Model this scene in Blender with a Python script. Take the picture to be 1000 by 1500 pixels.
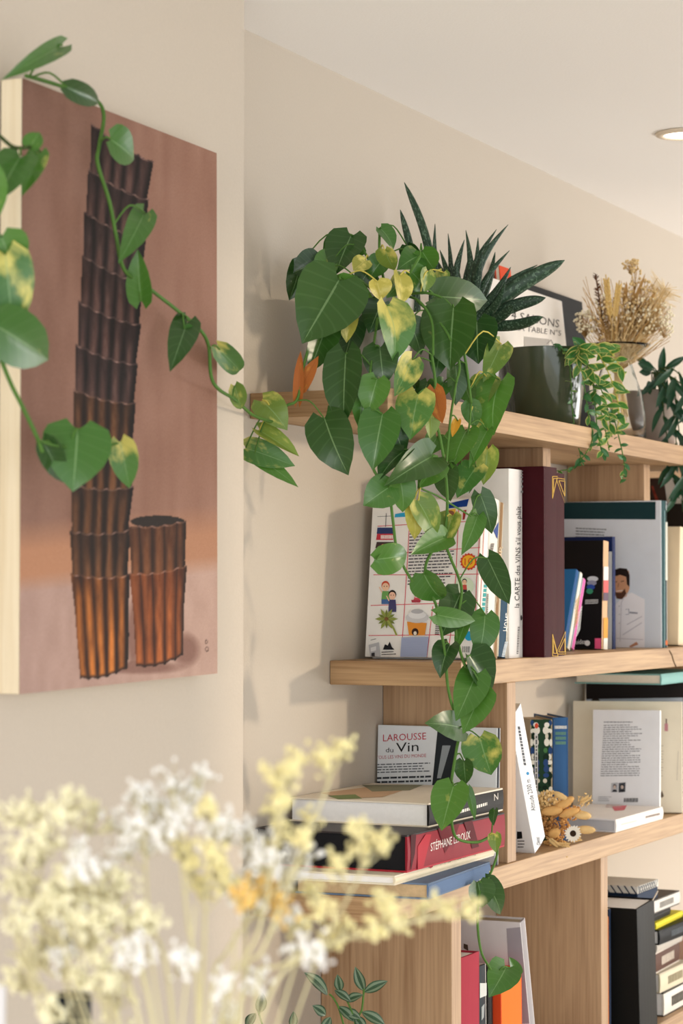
import bpy, math, random
import numpy as np
from mathutils import Vector, Matrix
random.seed(7); np.random.seed(7)
R = math.radians
for o in list(bpy.data.objects): bpy.data.objects.remove(o)
SC = bpy.context.scene
COL = SC.collection

# ------------------------------------------------------------------ camera
F = 3350.0
PITCH = math.atan(122.0 / F)
TH = math.atan(1600.0 / F)
CAM = Vector((0, -1.5, 1.56))
F0 = Vector((math.cos(TH), math.sin(TH), 0)); RIGHT = Vector((math.sin(TH), -math.cos(TH), 0)); UPZ = Vector((0, 0, 1))
FWD = F0 * math.cos(PITCH) + UPZ * math.sin(PITCH)
UPV = -F0 * math.sin(PITCH) + UPZ * math.cos(PITCH)
cd = bpy.data.cameras.new('camera'); cam = bpy.data.objects.new('camera', cd); COL.objects.link(cam)
cd.sensor_fit = 'VERTICAL'; cd.sensor_height = 36.0; cd.lens = F / 1500 * 36.0
cd.clip_start = 0.05; cd.clip_end = 60
cd.dof.use_dof = True; cd.dof.focus_distance = 3.35; cd.dof.aperture_fstop = 7.0
m = Matrix((RIGHT, UPV, -FWD)).transposed().to_4x4(); m.translation = CAM
cam.matrix_world = m
SC.camera = cam

# ------------------------------------------------------------------ light
w = bpy.data.worlds.new('world'); SC.world = w; w.use_nodes = True
bg = w.node_tree.nodes['Background']; bg.inputs[0].default_value = (0.93, 0.97, 1.0, 1); bg.inputs[1].default_value = 1.75
sd = bpy.data.lights.new('sun', 'SUN'); sun = bpy.data.objects.new('sun', sd); COL.objects.link(sun)
sd.energy = 0.92; sd.angle = R(2.5); sd.color = (1.0, 0.83, 0.62)
sun.location = (6, -8, 5)
sun.rotation_euler = Vector((-0.62, 1.0, -0.12)).to_track_quat('-Z', 'Y').to_euler()
ad = bpy.data.lights.new('ceiling_fill', 'AREA'); al = bpy.data.objects.new('ceiling_fill', ad); COL.objects.link(al)  # area light added at the right opening, aimed up to brighten the ceiling
ad.shape = 'RECTANGLE'; ad.size = 4.2; ad.size_y = 1.0; ad.energy = 70; ad.color = (1.0, .97, .93)
al.location = (6.6, -2.95, .75); al.rotation_euler = Vector((-.35, .6, .8)).to_track_quat('-Z', 'Y').to_euler()
ad2 = bpy.data.lights.new('left_end_fill', 'AREA'); al2 = bpy.data.objects.new('left_end_fill', ad2); COL.objects.link(al2)  # added fill from the open left end for left-facing covers and foreground flowers
ad2.shape = 'RECTANGLE'; ad2.size = 2.4; ad2.size_y = 1.5; ad2.energy = 62; ad2.color = (1.0, .98, .95)
al2.location = (-3.9, -1.9, 1.35); al2.rotation_euler = Vector((1, .12, 0)).to_track_quat('-Z', 'Y').to_euler()
vs = SC.view_settings
vs.view_transform = 'Standard'; vs.look = 'None'; vs.gamma = 1.0; vs.use_curve_mapping = False; vs.exposure = 0.28

# ------------------------------------------------------------------ pixel helpers
def ray(px, py): return FWD + RIGHT * ((px - 500) / F) + UPV * ((750 - py) / F)
def at(px, py, d): return CAM + ray(px, py) * d
def hit(px, py, p, n):
    r = ray(px, py); return CAM + r * ((p - CAM).dot(n) / r.dot(n))
def xat(px, y):
    r = ray(px, 872); return r.x * (y - CAM.y) / r.y
def proj(p):
    v = p - CAM; d = v.dot(FWD); return 500 + F * v.dot(RIGHT) / d, 750 - F * v.dot(UPV) / d

# ------------------------------------------------------------------ materials
def lin(c):
    if isinstance(c, str): c = tuple(int(c[i:i + 2], 16) for i in (0, 2, 4))
    return tuple(((v / 255) / 12.92 if v / 255 <= .04045 else ((v / 255 + .055) / 1.055) ** 2.4) for v in c) + (1.0,)
MATS = {}
def newmat(name):
    m = bpy.data.materials.new(name); m.use_nodes = True
    nt = m.node_tree; return m, nt, nt.nodes['Principled BSDF']
def N(nt, t, **kw):
    n = nt.nodes.new(t)
    for k, v in kw.items(): setattr(n, k, v)
    return n
def plain(c, rough=.6, var=.06, scale=30, metal=0, emit=0, bump=0, coat=0):
    key = ('p', c, rough, var, scale, metal, emit, bump, coat)
    if key in MATS: return MATS[key]
    m, nt, b = newmat('mat_' + (c if isinstance(c, str) else '%d_%d_%d' % tuple(c)))
    L = nt.links; col = lin(c)
    tc = N(nt, 'ShaderNodeTexCoord'); no = N(nt, 'ShaderNodeTexNoise'); no.inputs['Scale'].default_value = scale; no.inputs['Detail'].default_value = 4
    L.new(tc.outputs['Object'], no.inputs['Vector'])
    mx = N(nt, 'ShaderNodeMix', data_type='RGBA'); L.new(no.outputs['Fac'], mx.inputs[0])
    mx.inputs[6].default_value = tuple(v * (1 - var) for v in col[:3]) + (1,); mx.inputs[7].default_value = tuple(min(1, v * (1 + var)) for v in col[:3]) + (1,)
    L.new(mx.outputs[2], b.inputs['Base Color']); b.inputs['Roughness'].default_value = rough; b.inputs['Metallic'].default_value = metal
    b.inputs['Coat Weight'].default_value = coat; b.inputs['Specular IOR Level'].default_value = .5 if rough < .25 else .06
    if bump:
        bp = N(nt, 'ShaderNodeBump'); bp.inputs['Strength'].default_value = bump; bp.inputs['Distance'].default_value = .002
        L.new(no.outputs['Fac'], bp.inputs['Height']); L.new(bp.outputs[0], b.inputs['Normal'])
    if emit: b.inputs['Emission Color'].default_value = col; b.inputs['Emission Strength'].default_value = emit
    MATS[key] = m; return m
def wood(axis, c1='bc9a72', c2='967450', seed=0):
    key = ('w', axis, c1, c2, seed)
    if key in MATS: return MATS[key]
    m, nt, b = newmat('oak_wood_%d_%d' % (axis, seed)); L = nt.links
    tc = N(nt, 'ShaderNodeTexCoord'); mp = N(nt, 'ShaderNodeMapping'); L.new(tc.outputs['Object'], mp.inputs[0])
    s = [1, 1, 1]; s = [9, 9, 9]; s[axis] = .75; mp.inputs['Scale'].default_value = s; mp.inputs['Location'].default_value = (seed * 1.7, seed * 2.3, seed * .9)
    n1 = N(nt, 'ShaderNodeTexNoise'); n1.inputs['Scale'].default_value = 2.2; n1.inputs['Detail'].default_value = 6; n1.inputs['Distortion'].default_value = .7
    L.new(mp.outputs[0], n1.inputs['Vector'])
    mul = N(nt, 'ShaderNodeMath', operation='MULTIPLY'); mul.inputs[1].default_value = 14; L.new(n1.outputs['Fac'], mul.inputs[0])
    sn = N(nt, 'ShaderNodeMath', operation='SINE'); L.new(mul.outputs[0], sn.inputs[0])
    mp2 = N(nt, 'ShaderNodeMapping'); L.new(tc.outputs['Object'], mp2.inputs[0]); s2 = [260, 260, 260]; s2[axis] = 7; mp2.inputs['Scale'].default_value = s2
    n2 = N(nt, 'ShaderNodeTexNoise'); n2.inputs['Scale'].default_value = 1.0; n2.inputs['Detail'].default_value = 3; L.new(mp2.outputs[0], n2.inputs['Vector'])
    a1 = N(nt, 'ShaderNodeMath', operation='MULTIPLY_ADD'); a1.inputs[1].default_value = .16; a1.inputs[2].default_value = -.02; L.new(sn.outputs[0], a1.inputs[0])
    a2 = N(nt, 'ShaderNodeMath', operation='MULTIPLY_ADD'); a2.inputs[1].default_value = 1.0; L.new(n2.outputs['Fac'], a2.inputs[0]); L.new(a1.outputs[0], a2.inputs[2])
    rp = N(nt, 'ShaderNodeValToRGB'); L.new(a2.outputs[0], rp.inputs[0])
    rp.color_ramp.elements[0].position = .2; rp.color_ramp.elements[0].color = lin(c2); rp.color_ramp.elements[1].position = .75; rp.color_ramp.elements[1].color = lin(c1)
    L.new(rp.outputs[0], b.inputs['Base Color']); b.inputs['Roughness'].default_value = .55
    bp = N(nt, 'ShaderNodeBump'); bp.inputs['Strength'].default_value = .12; bp.inputs['Distance'].default_value = .001
    L.new(n2.outputs['Fac'], bp.inputs['Height']); L.new(bp.outputs[0], b.inputs['Normal'])
    MATS[key] = m; return m
def leafmat(name, g1, g2, yel='cdc76a', amount=0.0, rough=.38, vein='8fb27c', base_y=0.0, edge=0.0, stripe=None, band=0.0):
    if name in MATS: return MATS[name]
    m, nt, b = newmat(name); L = nt.links
    tc = N(nt, 'ShaderNodeTexCoord'); oi = N(nt, 'ShaderNodeObjectInfo'); sep = N(nt, 'ShaderNodeSeparateXYZ'); L.new(tc.outputs['UV'], sep.inputs[0])
    def math_(op, a, b2=None, c=None):
        n = N(nt, 'ShaderNodeMath', operation=op)
        for i, v in enumerate((a, b2, c)):
            if v is None: continue
            if isinstance(v, (int, float)): n.inputs[i].default_value = v
            else: L.new(v, n.inputs[i])
        return n.outputs[0]
    def mix(f, a, c):
        n = N(nt, 'ShaderNodeMix', data_type='RGBA')
        if isinstance(f, float): n.inputs[0].default_value = f
        else: L.new(f, n.inputs[0])
        for i, v in ((6, a), (7, c)):
            if isinstance(v, str): n.inputs[i].default_value = lin(v)
            else: L.new(v, n.inputs[i])
        return n.outputs[2]
    col = mix(oi.outputs['Random'], g1, g2)
    s = math_('ABSOLUTE', math_('MULTIPLY_ADD', sep.outputs[0], 2.0, -1.0)); t = sep.outputs[1]
    # side veins
    ph = math_('SINE', math_('MULTIPLY', math_('SUBTRACT', t, math_('MULTIPLY', s, .22)), 42.0))
    vmask = math_('MULTIPLY', math_('GREATER_THAN', ph, .86), .05)
    col = mix(vmask, col, vein)
    comb = N(nt, 'ShaderNodeCombineXYZ'); L.new(math_('MULTIPLY', oi.outputs['Random'], 40.0), comb.inputs[2]); L.new(sep.outputs[0], comb.inputs[0]); L.new(t, comb.inputs[1])
    no = N(nt, 'ShaderNodeTexNoise'); no.inputs['Scale'].default_value = 1.9; no.inputs['Detail'].default_value = 4; no.inputs['Roughness'].default_value = .55; L.new(comb.outputs[0], no.inputs['Vector'])
    if amount:
        f = math_('ADD', no.outputs['Fac'], math_('MULTIPLY', math_('SUBTRACT', .45, t), base_y))
        k = math_('MULTIPLY', math_('SUBTRACT', f, 1 - amount), 5.5)
        n = N(nt, 'ShaderNodeClamp'); L.new(k, n.inputs[0]); col = mix(n.outputs[0], col, yel)
    if edge:
        n = N(nt, 'ShaderNodeClamp'); L.new(math_('MULTIPLY', math_('SUBTRACT', s, 1 - edge), 4.0), n.inputs[0]); col = mix(n.outputs[0], col, yel)
    if stripe:
        k = math_('MULTIPLY', math_('GREATER_THAN', s, .28), math_('LESS_THAN', s, .72)); col = mix(k, col, stripe)
    if band:
        n2 = N(nt, 'ShaderNodeTexNoise'); n2.inputs['Scale'].default_value = 1.0; n2.inputs['Detail'].default_value = 2
        mp = N(nt, 'ShaderNodeMapping'); mp.inputs['Scale'].default_value = (5, 34, 1); L.new(comb.outputs[0], mp.inputs[0]); L.new(mp.outputs[0], n2.inputs['Vector'])
        k = math_('MULTIPLY', math_('GREATER_THAN', n2.outputs['Fac'], .58), band); col = mix(k, col, vein)
    mid = math_('MULTIPLY', math_('LESS_THAN', s, .03), .45)
    if not stripe and not band: col = mix(mid, col, vein)
    L.new(col, b.inputs['Base Color']); b.inputs['Roughness'].default_value = rough
    bp = N(nt, 'ShaderNodeBump'); bp.inputs['Strength'].default_value = .03; bp.inputs['Distance'].default_value = .001; L.new(ph, bp.inputs['Height']); L.new(bp.outputs[0], b.inputs['Normal'])
    tr = N(nt, 'ShaderNodeBsdfTranslucent'); L.new(col, tr.inputs['Color'])
    ms = N(nt, 'ShaderNodeMixShader'); ms.inputs[0].default_value = .16; L.new(b.outputs[0], ms.inputs[1]); L.new(tr.outputs[0], ms.inputs[2])
    L.new(ms.outputs[0], nt.nodes['Material Output'].inputs[0])
    MATS[name] = m; return m
LD = leafmat('pothos_leaf_dark', '23481c', '345a20', amount=.30, rough=.3)
LM = leafmat('pothos_leaf_green', '3b6a27', '52822f', amount=.34, rough=.32)
LY = leafmat('pothos_leaf_yellow_green', '5d7e30', '7f963c', amount=.46, base_y=.2)
LV = leafmat('pothos_leaf_variegated', '3a6c2e', '507f38', amount=.50, base_y=.35)
LYY = leafmat('pothos_leaf_yellow', '9aa048', 'c8bc54', yel='e8dc7c', amount=.5, vein='e5d98a')
LO = leafmat('dry_leaf_orange', 'b5692a', '98531f', yel='d99a3c', amount=.4, vein='7a3d16', rough=.7)
LGOLD = leafmat('dry_leaf_gold', 'dda43a', 'd49a2c', yel='e8bd55', amount=.4, vein='a87420', rough=.7)
STEM = plain('54793a', .5, .15, 60); STEMD = plain('41502c', .6, .2, 60); STEMY = plain('c9bd5e', .5, .1, 60)

# ------------------------------------------------------------------ mesh helpers
class MB:
    def __init__(s): s.v = []; s.f = []; s.m = []; s.uv = {}
    def add(s, vs, fs, mi=0):
        k = len(s.v); s.v += [tuple(v) for v in vs]
        for f in fs: s.f.append(tuple(i + k for i in f)); s.m.append(mi)
        return k
    def box(s, a, b, mi=0, M=None):
        x0, y0, z0 = a; x1, y1, z1 = b
        vs = [Vector(p) for p in ((x0, y0, z0), (x1, y0, z0), (x1, y1, z0), (x0, y1, z0), (x0, y0, z1), (x1, y0, z1), (x1, y1, z1), (x0, y1, z1))]
        if M: vs = [M @ v for v in vs]
        s.add(vs, [(0, 3, 2, 1), (4, 5, 6, 7), (0, 1, 5, 4), (1, 2, 6, 5), (2, 3, 7, 6), (3, 0, 4, 7)], mi)
    def tube(s, pts, r, n=6, mi=0):
        pts = [Vector(p) for p in pts]; rs = r if isinstance(r, (list, tuple)) else [r] * len(pts)
        k = len(s.v); prev = None
        for i, p in enumerate(pts):
            t = (pts[min(i + 1, len(pts) - 1)] - pts[max(i - 1, 0)])
            if t.length < 1e-9: t = Vector((0, 0, 1))
            t.normalize()
            if prev is None: prev = t.orthogonal().normalized()
            a = prev - t * prev.dot(t)
            a = a.normalized() if a.length > 1e-6 else t.orthogonal().normalized(); prev = a; bb = t.cross(a)
            for j in range(n):
                an = 2 * math.pi * j / n; s.v.append(tuple(p + (a * math.cos(an) + bb * math.sin(an)) * rs[i]))
        for i in range(len(pts) - 1):
            for j in range(n):
                s.f.append((k + i * n + j, k + i * n + (j + 1) % n, k + (i + 1) * n + (j + 1) % n, k + (i + 1) * n + j)); s.m.append(mi)
        s.f.append(tuple(k + j for j in range(n))[::-1]); s.m.append(mi)
        s.f.append(tuple(k + (len(pts) - 1) * n + j for j in range(n))); s.m.append(mi)
    def lathe(s, prof, c=(0, 0, 0), n=40, mi=0, cap=True):
        k = len(s.v); c = Vector(c)
        for r, z in prof:
            for j in range(n):
                a = 2 * math.pi * j / n; s.v.append((c.x + r * math.cos(a), c.y + r * math.sin(a), c.z + z))
        for i in range(len(prof) - 1):
            for j in range(n):
                s.f.append((k + i * n + j, k + i * n + (j + 1) % n, k + (i + 1) * n + (j + 1) % n, k + (i + 1) * n + j)); s.m.append(mi)
        if cap:
            s.f.append(tuple(k + j for j in range(n))[::-1]); s.m.append(mi)
            s.f.append(tuple(k + (len(prof) - 1) * n + j for j in range(n))); s.m.append(mi)
    def ball(s, c, r, mi=0, n=5, m=4, M=None):
        c = Vector(c); k = len(s.v); rr = r if isinstance(r, (tuple, list)) else (r, r, r)
        for i in range(1, m):
            ph = math.pi * i / m
            for j in range(n):
                a = 2 * math.pi * j / n; d = Vector((math.sin(ph) * math.cos(a) * rr[0], math.sin(ph) * math.sin(a) * rr[1], math.cos(ph) * rr[2]))
                s.v.append(tuple(c + (M @ d if M else d)))
        top = len(s.v); d = Vector((0, 0, rr[2])); d = M @ d if M else d
        s.v += [tuple(c + d), tuple(c - d)]
        for i in range(m - 2):
            for j in range(n):
                s.f.append((k + i * n + j, k + (i + 1) * n + j, k + (i + 1) * n + (j + 1) % n, k + i * n + (j + 1) % n)); s.m.append(mi)
        for j in range(n):
            s.f.append((top, k + j, k + (j + 1) % n)); s.m.append(mi)
            s.f.append((top + 1, k + (m - 2) * n + (j + 1) % n, k + (m - 2) * n + j)); s.m.append(mi)
    def build(s, name, mats, parent=None, smooth=False, bevel=0, origin=None):
        me = bpy.data.meshes.new(name)
        off = Vector(origin) if origin is not None else Vector((0, 0, 0))
        vv = [tuple(Vector(v) - off) for v in s.v] if origin is not None else s.v
        me.from_pydata(vv, [], s.f)
        if not isinstance(mats, (list, tuple)): mats = [mats]
        for mt in mats: me.materials.append(mt)
        if len(mats) > 1: me.polygons.foreach_set('material_index', s.m)
        if smooth: me.polygons.foreach_set('use_smooth', [True] * len(me.polygons))
        if s.uv:
            ul = me.uv_layers.new(name='UVMap')
            for lp in me.loops: ul.data[lp.index].uv = s.uv.get(lp.vertex_index, (.5, .5))
        o = bpy.data.objects.new(name, me); COL.objects.link(o)
        if origin is not None: o.location = off
        if parent is not None: o.parent = parent
        if bevel:
            bv = o.modifiers.new('bevel', 'BEVEL'); bv.width = bevel; bv.segments = 2; bv.limit_method = 'ANGLE'
        return o
def tag(o, label, cat, group=None):
    o['label'] = label; o['category'] = cat
    if group: o['group'] = group
    return o
def empty(name, label, cat, group=None, M=None, loc=None):
    o = bpy.data.objects.new(name, None); COL.objects.link(o); o.empty_display_size = .02
    if M is not None: o.matrix_world = M
    elif loc is not None: o.location = loc
    return tag(o, label, cat, group)
def curve_pts(pts, n=8):
    pts = [Vector(p) for p in pts]; out = []
    for i in range(len(pts) - 1):
        p0 = pts[max(i - 1, 0)]; p1 = pts[i]; p2 = pts[i + 1]; p3 = pts[min(i + 2, len(pts) - 1)]
        for k in range(n):
            t = k / n
            out.append(.5 * ((2 * p1) + (p2 - p0) * t + (2 * p0 - 5 * p1 + 4 * p2 - p3) * t * t + (3 * p1 - p0 - 3 * p2 + p3) * t ** 3))
    out.append(pts[-1]); return out

# ------------------------------------------------------------------ setting
Zc = 2.357
WALL = plain('c9beb0', .9, .035, 260, bump=.15); CEIL = plain('f4f1ee', .92, .02, 260, bump=.1)
def struct(name, boxes, mat, M=None):
    b = MB()
    for a, c in boxes: b.box(a, c, 0, M)
    o = b.build(name, mat); o['kind'] = 'structure'; return o
struct('floor', [((-4, -4, -.1), (9.2, .2, 0))], wood(0, 'ddd6cb', 'cfc6b8', 5))
struct('ceiling', [((-4, -3.0, Zc), (9.2, .2, Zc + .1))], CEIL)
struct('wall_back', [((-4, 0, 0), (9.2, .2, Zc))], WALL)
struct('wall_right', [((9, -3.0, 0), (9.2, 0, Zc))], WALL)
struct('sun_block_pier', [((2.2, -3.0, 0), (4.26, -2.85, Zc))], WALL)  # unseen pier added to keep sun off the painting and dim the left
PA = R(3.3); PT = Vector((math.cos(PA), math.sin(PA), 0)); PN = Vector((math.sin(PA), -math.cos(PA), 0)); PE = Vector((2.637, -.10, 0))
b = MB()
e0 = PE - PT * 4.5; zt = Zc
base = [PE, Vector((2.637, .0, 0)), Vector((e0.x, 0, 0)), e0]
b.add(base + [v + Vector((0, 0, zt)) for v in base], [(0, 1, 5, 4), (1, 2, 6, 5), (2, 3, 7, 6), (3, 0, 4, 7), (0, 3, 2, 1), (4, 5, 6, 7)])
o = b.build('wall_left', WALL, bevel=.003); o['kind'] = 'structure'

# ------------------------------------------------------------------ bookshelf
ZA, ZB, ZC_, ZD, TB = 1.844, 1.462, 1.149, .780, .036
YF = -.214
shelf = empty('bookshelf', 'light oak open bookshelf with staggered boards fixed along the beige wall', 'bookshelf', loc=(2.84, 0, 0))
def board(x0, x1, zt, y0=YF, seed=0):
    b = MB(); b.box((x0, y0, zt - TB), (x1, -.001, zt)); b.m = [0, 0, 0, 1, 0, 1]; b.build('shelf_board', [wood(0, seed=seed), wood(1, seed=seed)], shelf, bevel=.0012, origin=(2.84, 0, 0)).location = (0, 0, 0)
def upright(x0, z0, z1, y0, seed=0):
    b = MB(); b.box((x0, y0, z0), (x0 + TB, -.001, z1)); b.build('upright', wood(2, 'b89774', '977555', seed=seed), shelf, bevel=.0012, origin=(2.84, 0, 0)).location = (0, 0, 0)
board(2.84, 4.75, ZA, seed=1); board(3.098, 5.4, ZB, seed=2); board(2.84, 5.2, ZC_, seed=3); board(2.80, 5.2, ZD, seed=4); board(2.84, 5.2, .38, seed=6)
b = MB(); ck = [hit(x, y, Vector((0, YF - .0006, 0)), Vector((0, 1, 0))) - Vector((2.84, 0, 0)) for x, y in ((980, 953), (984, 960), (986, 968), (990, 977))]
b.tube(ck, .0011, 5); b.build('crack', plain('4a3826', .9), shelf)
YP = -.155
upright(xat(796, YP), ZB, ZA - TB, YP, 1); upright(xat(944, YP), ZB, ZA - TB, YP, 2)
upright(3.290, ZC_, ZB - TB, -.211, 3); upright(4.6, ZC_, ZB - TB, -.2, 3)
upright(3.068, ZD, ZC_ - TB, -.211, 4); upright(3.77, ZD, ZC_ - TB, -.195, 5)
for x in (2.9, 3.75, 4.7): upright(x, .38, ZD - TB, -.2, 6); upright(x, 0, .38 - TB, -.2, 7)

# ------------------------------------------------------------------ printing on faces
TXT = {}
def text2d(s):
    if s in TXT: return TXT[s]
    c = bpy.data.curves.new('t', 'FONT'); c.body = s; c.size = 1; c.resolution_u = 2
    o = bpy.data.objects.new('t', c); COL.objects.link(o)
    dg = bpy.context.evaluated_depsgraph_get(); me = bpy.data.meshes.new_from_object(o.evaluated_get(dg))
    vs = [(v.co.x, v.co.y) for v in me.vertices]; fs = [tuple(p.vertices) for p in me.polygons]
    bpy.data.objects.remove(o); bpy.data.curves.remove(c); bpy.data.meshes.remove(me)
    x0 = min(v[0] for v in vs); x1 = max(v[0] for v in vs)
    TXT[s] = ([((x - x0) / (x1 - x0), y / .7) for x, y in vs], fs); return TXT[s]
class Print:
    """flat print on one face of a thing: photo pixels are cast onto that face and kept in the thing's own coordinates"""
    def __init__(s, M, face, dims):
        s.M = M; s.I = M.inverted(); s.face = face; s.dims = dims; s.items = []; s.off = .0015 if face == 'S' else .0004
        T, W, H = dims
        o, n = {'L': ((0, 0, 0), (-1, 0, 0)), 'S': ((0, 0, 0), (0, -1, 0)), 'B': ((0, 0, 0), (0, 0, -1)), 'R': ((T, 0, 0), (1, 0, 0))}[face]
        s.n = Vector(n); s.o = Vector(o); s.wo = M @ s.o; s.wn = (M.to_3x3() @ s.n).normalized()
    def loc(s, p, clamp=True):
        q = s.I @ hit(p[0], p[1], s.wo, s.wn)
        if clamp:
            e = .0004
            for i in range(3):
                if abs(s.n[i]) < .5: q[i] = min(max(q[i], e), s.dims[i] - e)
        return q
    def put(s, vs, fs, mat):
        s.off += .00003
        if vs and fs: s.items.append(([tuple(v + s.n * s.off) for v in vs], fs, mat))
    def poly(s, pts, c, rough=.55):
        vs = [s.loc(p) for p in pts]; s.put(vs, [tuple(range(len(vs)))], plain(c, rough))
    def ell(s, cx, cy, rx, ry, c, n=18, a0=0, a1=360):
        s.poly([(cx + rx * math.cos(R(a0 + (a1 - a0) * i / n)), cy + ry * math.sin(R(a0 + (a1 - a0) * i / n))) for i in range(n + (a1 - a0 < 360))], c)
    def line(s, pts, wd, c):
        for (a, b2) in zip(pts[:-1], pts[1:]):
            dx, dy = b2[0] - a[0], b2[1] - a[1]; l = math.hypot(dx, dy) or 1; nx, ny = -dy / l * wd / 2, dx / l * wd / 2
            s.poly([(a[0] + nx, a[1] + ny), (b2[0] + nx, b2[1] + ny), (b2[0] - nx, b2[1] - ny), (a[0] - nx, a[1] - ny)], c)
    def text(s, t, p0, p1, hp, c):
        vs, fs = text2d(t); A, B, C = s.loc(p0, 0), s.loc(p1, 0), s.loc(hp, 0)
        out = [A + (B - A) * u + (C - A) * v for u, v in vs]
        for q in out:
            for i in range(3):
                if abs(s.n[i]) < .5: q[i] = min(max(q[i], .0004), s.dims[i] - .0004)
        s.put(out, fs, plain(c, .6))
    def marks(s, p0, p1, hp, c):          # lettering too small to read in the photograph
        s.lines(hp, (hp[0] + p1[0] - p0[0], hp[1] + p1[1] - p0[1]), p0, 1, c, .9, 0, (.03, .09))
    def lines(s, tl, tr, bl, rows, c, fill=.5, ragged=.25, word=(.04, .13)):
        A, B, C = s.loc(tl), s.loc(tr), s.loc(bl); U, V = B - A, C - A; vs = []; fs = []
        for r in range(rows):
            end = 1 - random.random() * ragged * (random.random() < .5); u = 0
            while u < end - .02:
                w_ = min(random.uniform(*word), end - u)
                k = len(vs); v0 = r / rows; v1 = v0 + fill / rows
                vs += [A + U * u + V * v0, A + U * (u + w_) + V * v0, A + U * (u + w_) + V * v1, A + U * u + V * v1]; fs.append((k, k + 1, k + 2, k + 3))
                u += w_ + .018
        s.put(vs, fs, plain(c, .6))
    def build(s, name, parent):
        groups = [s.items] if len(s.items) > 16 else [[k] for k in s.items]
        for g in groups:
            b = MB(); mats = []
            for vs, fs, mat in g:
                if mat not in mats: mats.append(mat)
                b.add(vs, fs, mats.index(mat))
            b.build(name, mats, parent)

# ------------------------------------------------------------------ books
PAGES = plain('e6ddcb', .8, .08, 200); PAGESW = plain('f6f5f3', .8, .05, 200)
def book(label, x, y, z, T, W, H, lean=0, yaw=0, flat=False, cover='ffffff', spine=None, pages=None, hard=.0025, group=None, name='book', rough=.45, grain=False):
    """upright: x is the outer bottom edge, y the spine face; cover L faces -x, spine faces -y"""
    if flat: M = Matrix.Translation((x, y, z + T)) @ Matrix.Rotation(R(yaw), 4, 'Z') @ Matrix.Rotation(R(90), 4, 'Y')
    elif lean > 0: M = Matrix.Translation((x + T * math.cos(R(lean)), y, z)) @ Matrix.Rotation(R(yaw), 4, 'Z') @ Matrix.Rotation(R(lean), 4, 'Y') @ Matrix.Translation((-T, 0, 0))
    else: M = Matrix.Translation((x, y, z)) @ Matrix.Rotation(R(yaw), 4, 'Z') @ Matrix.Rotation(R(lean), 4, 'Y')
    root = empty(name, label, 'book', group, M=M)
    cm = plain(cover, rough) if not hasattr(cover, 'name') else cover
    sm = cm if spine is None else (plain(spine, rough) if not hasattr(spine, 'name') else spine)
    pm = pages or PAGES; c = max(hard, .0008); ins = .003 if hard > .001 else .0
    b = MB(); b.box((0, 0, 0), (c, W, H)); b.build('front_cover', cm, root, bevel=.0006)
    b = MB(); b.box((T - c, 0, 0), (T, W, H)); b.build('back_cover', cm, root, bevel=.0006)
    # slightly rounded spine
    b = MB(); k = 6; pr = []
    for i in range(k + 1):
        u = i / k; pr.append((c + (T - 2 * c) * u, -.0012 * math.sin(math.pi * u)))
    for xx, yy in pr: b.v += [(xx, yy, 0), (xx, yy, H)]
    for xx, yy in pr: b.v += [(xx, c, 0), (xx, c, H)]
    o2 = 2 * (k + 1)
    for i in range(k):
        b.f += [(2 * i, 2 * i + 2, 2 * i + 3, 2 * i + 1), (o2 + 2 * i, o2 + 2 * i + 1, o2 + 2 * i + 3, o2 + 2 * i + 2), (2 * i + 1, 2 * i + 3, o2 + 2 * i + 3, o2 + 2 * i + 1), (2 * i, o2 + 2 * i, o2 + 2 * i + 2, 2 * i + 2)]
    b.m = [0] * len(b.f); b.build('spine', sm, root)
    b = MB(); b.box((c, c, ins), (T - c, W - ins, H - ins)); b.build('page_block', pm, root)
    root['dims'] = 0; del root['dims']
    return root, M, (T, W, H)

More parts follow.
